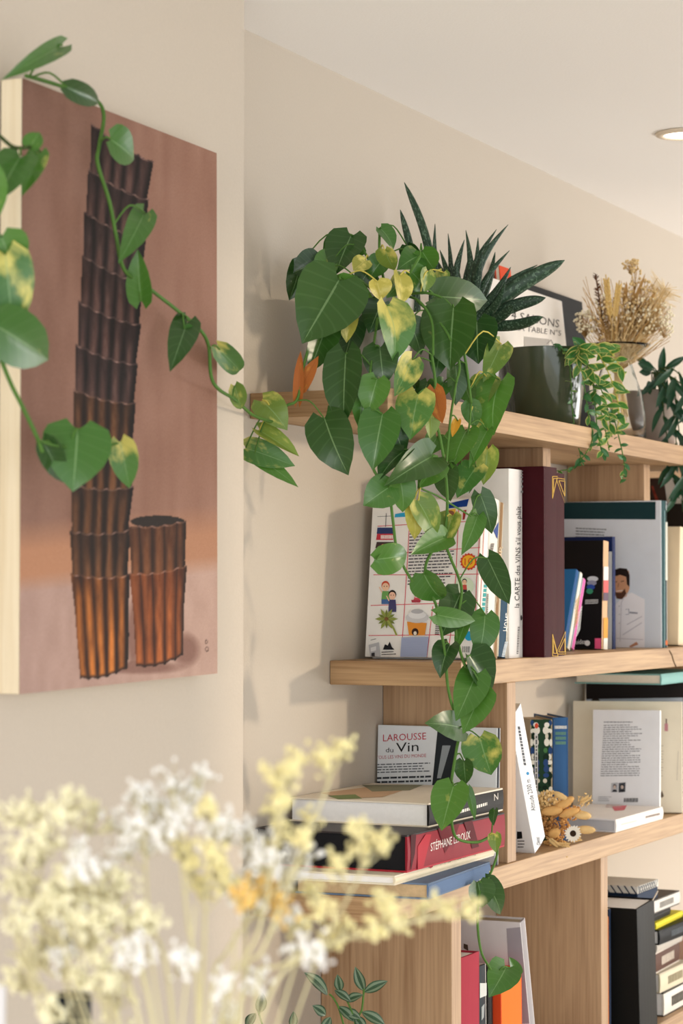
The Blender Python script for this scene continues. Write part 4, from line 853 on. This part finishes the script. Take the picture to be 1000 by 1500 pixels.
# ------------------------------------------------------------------ books leaning on the wall on the top board
G = 'books leaning on the wall on the top board'
def wallbook(label, x0, W, H, T, lean, ybase, cover, mat_pages=PAGES):
    # stands on its tail, front faces the room, top rests towards the wall
    M = Matrix.Translation((x0, ybase, ZA)) @ Matrix.Rotation(R(-lean), 4, 'X') @ Matrix.Rotation(R(90), 4, 'Z') @ Matrix.Translation((0, -W, 0))
    root = empty('book', label, 'book', G, M=M)
    cm = plain(cover, .5); b = MB(); b.box((0, 0, 0), (.002, W, H)); b.build('front_cover', cm, root, bevel=.001)
    b = MB(); b.box((T - .002, 0, 0), (T, W, H)); b.build('back_cover', cm, root, bevel=.001)
    b = MB(); b.box((.002, .002, .002), (T - .002, W - .002, H - .002)); b.build('page_block', mat_pages, root)
    return root, M, (T, W, H)
yb = -.062
xw0 = xat(737, yb)
xw1 = xat(845, yb)
rt, M, d = wallbook('white book lettered SAISONS À LA TABLE behind the olive pot', xw0, xw1 - xw0, .268, .014, 6, yb, 'efe8df')
p = Print(M, 'L', d)
p.text('4 SAISONS', (748, 467), (818, 480), (749, 455), '5a5450'); p.text('À LA TABLE N°5', (744, 482), (821, 492), (744.5, 474), '6a6460'); p.text('II', (752, 446), (756, 447), (752, 441), 'b8424a')
p.poly([(767, 493), (804, 497), (804, 520), (767, 515)], 'b9b3ac'); p.lines((738, 408), (810, 422), (738, 411), 1, '6a6460', .6, 0); p.line([(800, 504), (806, 498), (810, 505)], .8, '5a5450'); p.build('cover_print', rt)
yb2 = -.044
xk0 = xat(752, yb2); xk1 = xat(872, yb2)
rt, M, d = wallbook('black book with small red lettering behind the white book on the top board', xk0 + .06, xk1 - xk0 - .06, .285, .012, 5, yb2, '2a2c2e')
p = Print(M, 'L', d); p.marks((831, 431), (846, 434), (831, 425), '8a3a3c'); p.build('cover_print', rt)
rt, M, d = wallbook('red-cornered book peeking above the white book on the top board', xk0, .055, .300, .010, 5, yb2 - .001, 'd9502f')

# ------------------------------------------------------------------ glass vase and dried bouquet on the top board
GL, nt, bs = newmat('clear_glass'); bs.inputs['Transmission Weight'].default_value = 1; bs.inputs['Roughness'].default_value = .02; bs.inputs['IOR'].default_value = 1.16; bs.inputs['Base Color'].default_value = (.93, .95, .95, 1)
yv = -.135; ov = Vector((xat(905, yv), yv, ZA)); dv = (ov - CAM).dot(FWD)
b = MB(); pr = [(.050, 0), (.053, .004), (.052, .05), (.047, .085), (.034, .125), (.027, .147), (.033, .160), (.052, .176), (.062, .181)]
b.lathe(pr + [(r - .0018, max(z_, .009) - .0004) for r, z_ in reversed(pr)] , n=48, cap=False)
k = len(b.v); b.f.append(tuple(range(48))[::-1]); b.m.append(0); b.f.append(tuple(range(k - 48, k))); b.m.append(0)
vz = b.build('glass_vase', GL, smooth=True); vz.location = ov; tag(vz, 'clear glass vase with a flared rim holding the dried bouquet', 'vase')
ob = ov + Vector((0, 0, .012))
bq = empty('dried_bouquet', 'straw-coloured dried bouquet with wheat and tiny flowers in the glass vase', 'bouquet', loc=ob)
STRAW = plain('dcbf8c', .8, .2, 80); STRAWD = plain('b58f5a', .85, .25, 80); BROWN = plain('5a3a28', .85, .25, 90); CREAMF = plain('f2e4c8', .85, .2, 90); PLUME = plain('ecd4a8', .9, .2, 90); GOLDS = plain('cf9f52', .85, .25, 90)
tie = at(905, 543, dv)
def fan(n, xr, yr, mat, rad, name, dsp=.03):
    b = MB()
    for i in range(n):
        x = random.uniform(*xr); y = random.uniform(*yr); e = at(x, y, dv + random.uniform(-dsp, dsp)); m_ = (tie + e) / 2 + Vector((random.uniform(-.012, .012), random.uniform(-.012, .012), random.uniform(-.006, .012)))
        b.tube([p_ - ob for p_ in curve_pts([tie + Vector((random.uniform(-.006, .006), random.uniform(-.006, .006), 0)), m_, e], 3)], rad, 3)
    return b.build(name, mat, bq)
fan(150, (850, 982), (405, 500), STRAWD, .0006, 'fine_stems')['kind'] = 'stuff'
fan(110, (890, 978), (420, 500), STRAW, .0006, 'fine_stems')['kind'] = 'stuff'
b = MB()
for i in range(34):
    a = i * 2.4; r = .009 * math.sqrt(random.random()); e = at(905 + random.uniform(-14, 16), random.uniform(590, 622), dv + random.uniform(-.012, .012))
    b.tube([tie + Vector((r * math.cos(a), r * math.sin(a), .01)) - ob, (tie + e) / 2 - ob, e - ob], .0011, 5)
o = b.build('stem_bundle', STRAW, bq); o['kind'] = 'stuff'
b = MB(); b.lathe([(.010, -.004), (.0115, 0), (.010, .006)], tie - ob, 16, cap=False); b.build('twine', plain('b98f58', .9), bq, smooth=True)
def wheat(x0, y0_, x1, y1, wp):
    A_, B_ = at(x0, y0_, dv - .02), at(x1, y1, dv - .02); b = MB(); T = (B_ - A_); u = T.normalized(); b.tube([tie - ob, A_ - ob, B_ - ob], .0012, 5)
    sd = u.cross(tocam(A_)).normalized()
    for i in range(9):
        for sg in (-1, 1):
            c = A_ + T * (.05 + .1 * i) + sd * sg * .0032; Mr = (u + sd * sg * .35).to_track_quat('Z', 'Y').to_matrix(); b.ball(c - ob, (.0026, .0026, .0062), 0, 6, 4, Mr)
    b.build('wheat_ear', plain('d8b877', .8, .15, 80), bq, smooth=True)
wheat(893, 462, 887, 402, 8); wheat(900, 462, 907, 411, 8)
b = MB()
b.tube([tie - ob, at(884, 480, dv) - ob, at(872, 402, dv) - ob], .0014, 5)
for i in range(60):
    t = random.random(); c = at(884 - 12 * t + random.uniform(-1, 1), 490 - 88 * t, dv); dr = (RIGHT * random.choice((-1, 1)) * random.uniform(.4, 1) + UPZ * random.uniform(.2, .9)).normalized(); L = .011 * (1.15 - .6 * t)
    b.tube([c - ob, c + dr * L - ob], [.0012, .0006], 4)
o = b.build('brown_spike', BROWN, bq); 
def breath(name, cx, cy, rx, ry, n, mat, dsp=.025, rr=(.0018, .0032), stems=True):
    b = MB()
    for i in range(n):
        a = random.random() * 6.283; r = math.sqrt(random.random()); e = at(cx + rx * r * math.cos(a), cy + ry * r * math.sin(a), dv + random.uniform(-dsp, dsp)) - ob
        b.ball(e, random.uniform(*rr), 0, 5, 4)
        if stems: q_ = at(cx, cy + ry * 1.1, dv) - ob; b.tube([q_, (q_ + e) / 2 + Vector((0, 0, .002)), e], .0003, 3, 1)
    o = b.build(name, [mat, STRAWD], bq, smooth=True); o['kind'] = 'stuff'
breath('tiny_flowers', 857, 472, 17, 20, 80, CREAMF); breath('tiny_flowers', 948, 462, 38, 28, 210, CREAMF); breath('tiny_flowers', 923, 389, 13, 11, 46, STRAW); breath('tiny_flowers', 934, 432, 28, 26, 110, STRAW); breath('tiny_flowers', 905, 470, 44, 34, 190, STRAW); breath('tiny_flowers', 930, 400, 8, 22, 20, STRAW); breath('tiny_flowers', 884, 446, 12, 22, 24, CREAMF); breath('tiny_flowers', 972, 482, 14, 12, 36, CREAMF)
b = MB()
for i in range(700):
    t = random.random(); cx = 928 + 50 * t; cy = 520 - 105 * t; s_ = random.uniform(-1, 1); e = at(cx + s_ * (9 + 16 * t), cy + s_ * (8 + 10 * t) + random.uniform(-8, 4), dv + .02 + random.uniform(-.01, .01)); q_ = at(cx - 4, cy + 6, dv + .02)
    b.tube([q_ - ob, e - ob], [.0006, .0003], 3)
o = b.build('pampas_plume', PLUME, bq); o['kind'] = 'stuff'
b = MB()
for i in range(260):
    a = random.random() * 6.283; r = random.random(); q_ = at(905 + random.uniform(-14, 26), 520 + random.uniform(-14, 14), dv - .01); e = q_ + (RIGHT * random.uniform(-.5, .8) + UPZ * random.uniform(.1, 1) - FWD * random.random() * .4).normalized() * random.uniform(.008, .022)
    b.tube([q_ - ob, e - ob], [.0006, .0003], 3)
o = b.build('soft_grass_tuft', PLUME, bq); o['kind'] = 'stuff'
for (x0, y0_, x1, y1) in ((915, 470, 946, 400), (920, 480, 930, 415), (930, 470, 965, 420), (912, 450, 918, 412)):
    b = MB(); leaf_into(b, at(x0, y0_, dv) - ob, at(x1, y1, dv) - ob, tilt(tocam(ob), .4), .009, .5, .1, LANCE, 6, 4); b.build('dry_leaf', STRAWD, bq, smooth=True)

# ------------------------------------------------------------------ taupe pot with dark strap leaves
yq = -.125; o4 = Vector((xat(958, yq), yq, ZA)); d4 = (o4 - CAM).dot(FWD)
hoya = empty('potted_strap_plant', 'dark strap-leaved plant trailing from a taupe pot at the end of the top board', 'potted plant', loc=o4)
pot(hoya, .040, .052, .115, plain('a4968c', .6, .06, 20))
LH = leafmat('strap_leaf_dark', '17402a', '215034', vein='4a7a58', amount=.0, rough=.35)
HS = [([(955, 545), (968, 580), (975, 630), (985, 690), (994, 730)], 9), ([(965, 540), (985, 560), (993, 620), (998, 690), (1000, 750)], 10), ([(960, 545), (985, 600), (990, 660), (985, 700)], 8), ([(970, 540), (1000, 555), (1020, 620), (1024, 700), (1010, 770)], 9), ([(965, 545), (1010, 580), (1012, 660), (996, 720)], 8)]
for si, (pl, n) in enumerate(HS):
    c = stem_part(hoya, o4, [o4 + Vector((0, 0, .1))] + [at(x, y, d4 - .075 - .004 * si) for x, y in pl], .0013, STEMD)
    for i in range(n):
        k = 8 + int((len(c) - 9) * (i + .5) / n); p0 = c[k]; L = random.uniform(.042, .062); sg = 1 if i % 2 else -1
        dr = (RIGHT * sg * random.uniform(.25, .7) - UPZ * random.uniform(.5, 1) + tocam(p0) * .3).normalized(); b = MB(); leaf_into(b, p0 - o4, p0 + dr * L - o4, tilt(tocam(p0), .5), .0135, .4, .2, LANCE, 8, 4); b.build('leaf', LH, hoya, smooth=True)
for (bx0, by0, tx0, ty0, w_) in ((968, 550, 972, 508, 11), (975, 540, 1004, 522, 10), (955, 540, 934, 532, 14), (952, 545, 936, 545, 12), (960, 545, 985, 600, 13), (950, 560, 952, 578, 9), (958, 650, 937, 648, 8), (975, 560, 965, 600, 13), (945, 530, 930, 524, 8)):
    b = MB(); leaf_into(b, at(bx0, by0, d4 - .06) - o4, at(tx0, ty0, d4 - .07) - o4, tilt(tocam(o4), .3), w_ * d4 / F * 1.1, .4, .1, LANCE, 8, 4); b.build('leaf', LH, hoya, smooth=True)

# ------------------------------------------------------------------ small dried bouquet on the lower board
dc = 3.765; oc = at(818, 1222, dc + .02); oc.z = ZC_
bc = empty('dried_posy', 'small golden dried posy with bunny-tail grass and one white daisy on the lower board', 'bouquet', loc=oc)
def spray(cx, cy, rx, ry, n, mat, rr, dsp, name, root, org, d_, kind=True):
    b = MB()
    for i in range(n):
        a = random.random() * 6.283; r = math.sqrt(random.random()); b.ball(at(cx + rx * r * math.cos(a), cy + ry * r * math.sin(a), d_ + random.uniform(-dsp, dsp)) - org, random.uniform(*rr), 0, 5, 4)
    o = b.build(name, mat, root, smooth=True)
    if kind: o['kind'] = 'stuff'
PG = plain('dfb070', .85, .2, 90); PG2 = plain('c9965c', .85, .25, 90); PG3 = plain('e6c48a', .85, .2, 90)
spray(803, 1175, 16, 18, 190, PG3, (.0014, .0028), .012, 'tiny_flowers', bc, oc, dc); spray(812, 1205, 22, 26, 420, PG2, (.0014, .0028), .015, 'tiny_flowers', bc, oc, dc + .005); spray(812, 1235, 16, 12, 110, PG, (.0013, .0025), .01, 'tiny_flowers', bc, oc, dc); spray(856, 1172, 12, 10, 40, PG3, (.0008, .0016), .01, 'tiny_flowers', bc, oc, dc); spray(836, 1190, 14, 12, 100, PG2, (.0013, .0025), .01, 'tiny_flowers', bc, oc, dc + .01)
for (x0, y0_, x1, y1, w_, m_) in ((812, 1186, 840, 1168, 13, PG), (792, 1190, 824, 1186, 14, PG), (818, 1195, 848, 1186, 13, PG), (838, 1192, 866, 1196, 13, PG3), (842, 1215, 872, 1216, 12, PG3), (803, 1225, 820, 1216, 14, PG), (810, 1160, 832, 1172, 9, PG3)):
    A_, B_ = at(x0, y0_, dc - .012), at(x1, y1, dc - .02); b = MB(); Mr = (B_ - A_).to_track_quat('Z', 'Y').to_matrix(); r = w_ * dc / F / 2
    b.ball((A_ + B_) / 2 - oc, (r, r, (B_ - A_).length / 2), 0, 12, 8, Mr)
    for i in range(70):
        t = random.uniform(-.9, 1); a = random.random() * 6.28; rad = r * math.sqrt(max(0, 1 - t * t)); q_ = (A_ + B_) / 2 + Mr @ Vector((rad * math.cos(a), rad * math.sin(a), t * (B_ - A_).length / 2)); e = q_ + Mr @ Vector((math.cos(a) * .0012, math.sin(a) * .0012, .003))
        b.tube([q_ - oc, e - oc], .00012, 3)
    b.build('bunny_tail', m_, bc, smooth=True)
for (x0, y0_, x1, y1) in ((800, 1236, 834, 1238), (812, 1240, 828, 1257), (800, 1225, 818, 1240), (846, 1178, 862, 1168), (830, 1232, 850, 1228)):
    A_, B_ = at(x0, y0_, dc - .02), at(x1, y1, dc - .03); b = MB(); u = (B_ - A_).normalized(); sd = u.cross(tocam(A_)).normalized(); b.tube([A_ - oc, B_ - oc], .0006, 4)
    for i in range(7):
        for sg in (-1, 1): b.ball(A_ + (B_ - A_) * (.35 + .1 * i) + sd * sg * .0022 - oc, (.0014, .0014, .0036), 0, 5, 4, (u + sd * sg * .5).to_track_quat('Z', 'Y').to_matrix())
    b.build('grass_ear', PG3, bc, smooth=True)
dcx = at(839, 1221, dc - .03); dn = tilt(tocam(dcx), .1); Mr = dn.to_track_quat('Z', 'Y').to_matrix()
dz_ = MB(); dz_.ball(dcx - oc, (.0058, .0058, .0025), 0, 10, 6, Mr); dsy = dz_.build('daisy_centre', plain('3a2c22', .9, .4, 200), bc, smooth=True)
for i in range(18):
    a = i * 2 * math.pi / 18; dr = Mr @ Vector((math.cos(a), math.sin(a), .15)); b = MB(); leaf_into(b, dcx + dr * .0045 - oc, dcx + dr * random.uniform(.013, .0155) - oc, dn, .0046, .3, .1, LANCE, 5, 2); b.build('petal', plain('efe8da', .8), dsy, smooth=True)
b = MB()
for i in range(16): e = Vector((oc.x + .05 + random.uniform(-.012, .012), oc.y + .10 + random.uniform(-.01, .01), ZC_ + random.uniform(.004, .014))); b.tube([at(812 + random.uniform(-10, 10), 1215 + random.uniform(-14, 10), dc) - oc, e - oc], .0008, 4)
o = b.build('stem_bundle', PG, bc); o['kind'] = 'stuff'

o5 = Vector((xat(1010, -.12), -.12, ZD))
cp = empty('clay_pot', 'pinkish tapered clay pot beside the bottom stack of books', 'pot', loc=o5)
pot(cp, .032, .047, .09, plain('c4a898', .7, .06, 20), name='pot_body')

# ------------------------------------------------------------------ striped plant on the bottom board
ot = Vector((2.935, -.14, ZD)); dt_ = (ot - CAM).dot(FWD)
trad = empty('potted_striped_plant', 'striped silver and green leaved plant growing up below the lower board', 'potted plant', loc=ot)
pot(trad, .048, .058, .10, plain('b9b2a6', .6))
LS = leafmat('striped_leaf', '2a4a32', '35573c', stripe='748a72', rough=.4, vein='7f9a80')
for pl in ([(500, 1490), (490, 1465), (482, 1456)], [(525, 1500), (530, 1478), (533, 1448)], [(520, 1500), (510, 1470), (498, 1450)], [(395, 1520), (384, 1500), (378, 1480)], [(440, 1525), (430, 1505)]):
    c = stem_part(trad, ot, [ot + Vector((random.uniform(-.02, .02), random.uniform(-.02, .02), .09))] + [at(x, y, dt_ - .05) for x, y in pl], .0014, STEM)
for (bx0, by0, tx0, ty0, w_) in ((480, 1457, 447, 1424, 22), (498, 1452, 494, 1428, 15), (533, 1452, 520, 1417, 17), (533, 1453, 567, 1437, 16), (506, 1466, 531, 1457, 15), (477, 1487, 458, 1473, 16), (490, 1450, 514, 1467, 14), (495, 1474, 519, 1496, 18), (530, 1482, 564, 1501, 18), (380, 1484, 384, 1454, 18), (374, 1484, 361, 1507, 18), (428, 1506, 430, 1482, 14), (505, 1480, 528, 1492, 16), (520, 1488, 536, 1510, 16), (484, 1490, 470, 1512, 16)):
    b = MB(); leaf_into(b, at(bx0, by0, dt_ - .05) - ot, at(tx0, ty0, dt_ - .06) - ot, tilt(tocam(ot) + UPZ * .3, .35), w_ * dt_ / F, .35, .12, LANCE, 8, 6, lobe=0); b.build('leaf', LS, trad, smooth=True)

# ------------------------------------------------------------------ table with foreground flowers
DF = 1.55
tb = empty('side_table', 'small pale table carrying the vase of foreground dried flowers', 'table', loc=at(240, 1500, DF).xy.to_3d())
b = MB(); b.lathe([(.30, .72), (.31, .725), (.31, .745), (.30, .75)], n=48); b.build('table_top', wood(0, 'd8c0a0', 'c2a680', 9), tb, smooth=False)
b = MB(); b.tube([(0, 0, .02), (0, 0, .72)], .025, 16); b.build('pedestal', plain('3a3a3a', .5), tb, smooth=True)
b = MB(); b.lathe([(.18, 0), (.18, .012), (.03, .025)], n=40); b.build('foot', plain('3a3a3a', .5), tb)
fo = at(270, 1500, DF); fo.z = .7503
fv = empty('flower_vase', 'pale stoneware vase on the small table under the foreground flowers', 'vase', loc=fo)
b = MB(); b.lathe([(.045, 0), (.055, .01), (.07, .09), (.055, .19), (.03, .25), (.034, .27), (.030, .268), (.026, .25), (.03, .2), (.001, .19)], n=40); b.build('vase_body', plain('cfc8bc', .5), fv, smooth=True)
fb = empty('dried_statice_bouquet', 'blurred bunch of pale yellow and white dried statice in the foreground', 'bouquet', loc=fo + Vector((0, 0, .2)))
of = fo + Vector((0, 0, .2)); mouth = fo + Vector((0, 0, .262))
FY = plain('fcf6d4', .9, .05, 60); FW = plain('fffefc', .9, .02, 60); FG = plain('f6ecb4', .9, .06, 60); FO = plain('f2cc7c', .9, .08, 60); FS = plain('dcd4ac', .9, .1, 60)
Y_ = [(20, 1195), (48, 1185), (90, 1188), (60, 1245), (25, 1240), (110, 1180), (140, 1195), (40, 1300), (75, 1320), (105, 1340), (140, 1312), (60, 1392), (30, 1345), (190, 1345), (215, 1345), (25, 1435), (72, 1372), (120, 1430), (155, 1440), (170, 1462), (72, 1482), (95, 1280), (55, 1330), (125, 1345), (160, 1345), (85, 1300), (45, 1405), (100, 1385), (135, 1375), (20, 1290), (165, 1320), (112, 1300), (150, 1405), (60, 1215), (180, 1290)]
W_ = [(200, 1160), (252, 1150), (290, 1142), (225, 1190), (262, 1192), (200, 1212), (176, 1210), (240, 1215), (120, 1255), (122, 1272), (160, 1270), (150, 1300), (320, 1210), (336, 1216), (356, 1226), (366, 1270), (392, 1258), (402, 1290), (380, 1322), (442, 1252), (425, 1342), (440, 1390), (462, 1396), (190, 1385), (202, 1400), (266, 1406), (326, 1440), (376, 1436), (330, 1486), (212, 1172), (236, 1176), (276, 1166), (90, 1400), (100, 1365), (420, 1275), (372, 1240), (345, 1300), (180, 1240), (215, 1235), (250, 1205)]
G_ = [(300, 1180), (282, 1266), (292, 1292), (322, 1266), (400, 1132), (430, 1112), (480, 1102), (504, 1094), (412, 1165), (405, 1186), (416, 1212), (442, 1226), (452, 1200), (396, 1242), (492, 1262), (532, 1240), (562, 1234), (522, 1216), (482, 1380), (502, 1360), (472, 1330), (566, 1330), (560, 1316), (582, 1350), (622, 1330), (652, 1326), (690, 1330), (552, 1362), (440, 1355), (310, 1240), (270, 1240), (300, 1300), (330, 1290), (455, 1302), (476, 1112), (420, 1130)]
O_ = [(352, 1312), (400, 1310), (412, 1332), (376, 1300)]
MAIN = [[(300, 1760), (290, 1500), (275, 1350), (262, 1230), (255, 1170)], [(312, 1760), (305, 1500), (335, 1390), (400, 1310), (440, 1255)], [(285, 1760), (205, 1500), (130, 1400), (60, 1300)], [(272, 1760), (160, 1500), (80, 1430), (10, 1395)], [(322, 1760), (345, 1500), (420, 1410), (540, 1365), (690, 1332)],
        [(305, 1760), (320, 1520), (380, 1360), (410, 1200), (440, 1115)], [(295, 1760), (252, 1480), (218, 1340), (212, 1180)], [(286, 1760), (225, 1500), (150, 1350), (100, 1250), (60, 1190)], [(330, 1760), (380, 1500), (470, 1385), (545, 1245)], [(300, 1760), (296, 1450), (302, 1300), (322, 1215)], [(280, 1760), (180, 1520), (110, 1440), (72, 1375)], [(325, 1760), (350, 1480), (390, 1380), (480, 1150), (500, 1098)]]
MP = []
for pl in MAIN:
    c = curve_pts([mouth + Vector((random.uniform(-.012, .012), random.uniform(-.012, .012), -.03))] + [at(x, y, DF + random.uniform(-.02, .02)) for x, y in pl[1:]], 8)
    b = MB(); b.tube([p_ - of for p_ in c], list(np.linspace(.0017, .0009, len(c))), 5); b.build('stem', FS, fb, smooth=True); MP += c
MPX = [proj(p_) for p_ in MP]
for i in range(16):
    e = at(random.uniform(-20, 480), random.uniform(1290, 1420), DF + random.uniform(-.06, .06)); m1 = mouth.lerp(e, .5) + RIGHT * random.uniform(-.012, .012)
    b = MB(); b.tube([p_ - of for p_ in curve_pts([mouth - UPZ * .03, m1, e], 6)], .0009, 4); b.build('stem', FS, fb, smooth=True)
for lst, mt_, nm, rsz in ((Y_, FY, 'yellow_flower_spray', 19), (W_, FW, 'white_flower_spray', 17), (G_, FG, 'golden_flower_spray', 13), (O_, FO, 'orange_flower_spray', 15)):
    for (x, y) in lst:
        d_ = DF + random.uniform(-.07, .07); c = at(x, y, d_); b = MB()
        k = min(range(len(MP)), key=lambda i_: (MPX[i_][0] - x) ** 2 + (MPX[i_][1] - y - 45) ** 2 + (1e6 if MPX[i_][1] < y + 12 else 0)); st = MP[k]
        q_ = c.lerp(st, .3) + UPZ * -.004
        b.tube([p_ - of for p_ in curve_pts([st, q_, c], 5)], .0007, 4, 1)
        n = int(rsz * 1.7)
        for i in range(n):
            e = c + RIGHT * random.gauss(0, rsz * .66) * d_ / F + UPZ * random.gauss(0, rsz * .66) * d_ / F + FWD * random.gauss(0, .006)
            b.tube([q_ - of, e - of], .0003, 3, 1)
            u = tilt(UPZ, .9); sz = random.uniform(.0012, .0023); b.ball(e - of, (sz, sz, sz * 1.5), 0, 6, 4, u.to_track_quat('Z', 'Y').to_matrix())
        b.build(nm, [mt_, FS], fb, smooth=True)
# bottle and candle on the table, just showing at the lower left
bo = at(106, 1500, 1.74); bo.z = .7503
btl = empty('dark_bottle', 'dark bottle half hidden behind the foreground flowers', 'bottle', loc=bo)
zt_ = at(106, 1455, 1.74).z - .7503
b = MB(); b.lathe([(.034, 0), (.036, .004), (.036, zt_ * .55), (.030, zt_ * .72), (.013, zt_ * .86), (.013, zt_ - .03)], n=32); b.build('bottle_body', plain('1d2326', .15, coat=.3), btl, smooth=True)
b = MB(); b.lathe([(.0145, zt_ - .03), (.0145, zt_ - .002), (.012, zt_)], n=24); b.build('cap', plain('20262a', .4), btl, smooth=True)
co = at(-6, 1500, 1.70); co.z = .7503; zt_ = at(-6, 1441, 1.70).z - .7503
cdl = empty('white_candle', 'white pillar candle beside the dark bottle at the table edge', 'candle', loc=co)
b = MB(); b.lathe([(.006, 0), (.0072, .002), (.0072, zt_ - .002), (.006, zt_)], n=24); b.build('wax', plain('eeecf0', .5), cdl, smooth=True)
b = MB(); b.lathe([(.03, 0), (.032, .004), (.012, .008), (.0075, .03)], n=24, cap=False); b.build('holder', plain('d9d6d2', .4), cdl, smooth=True)
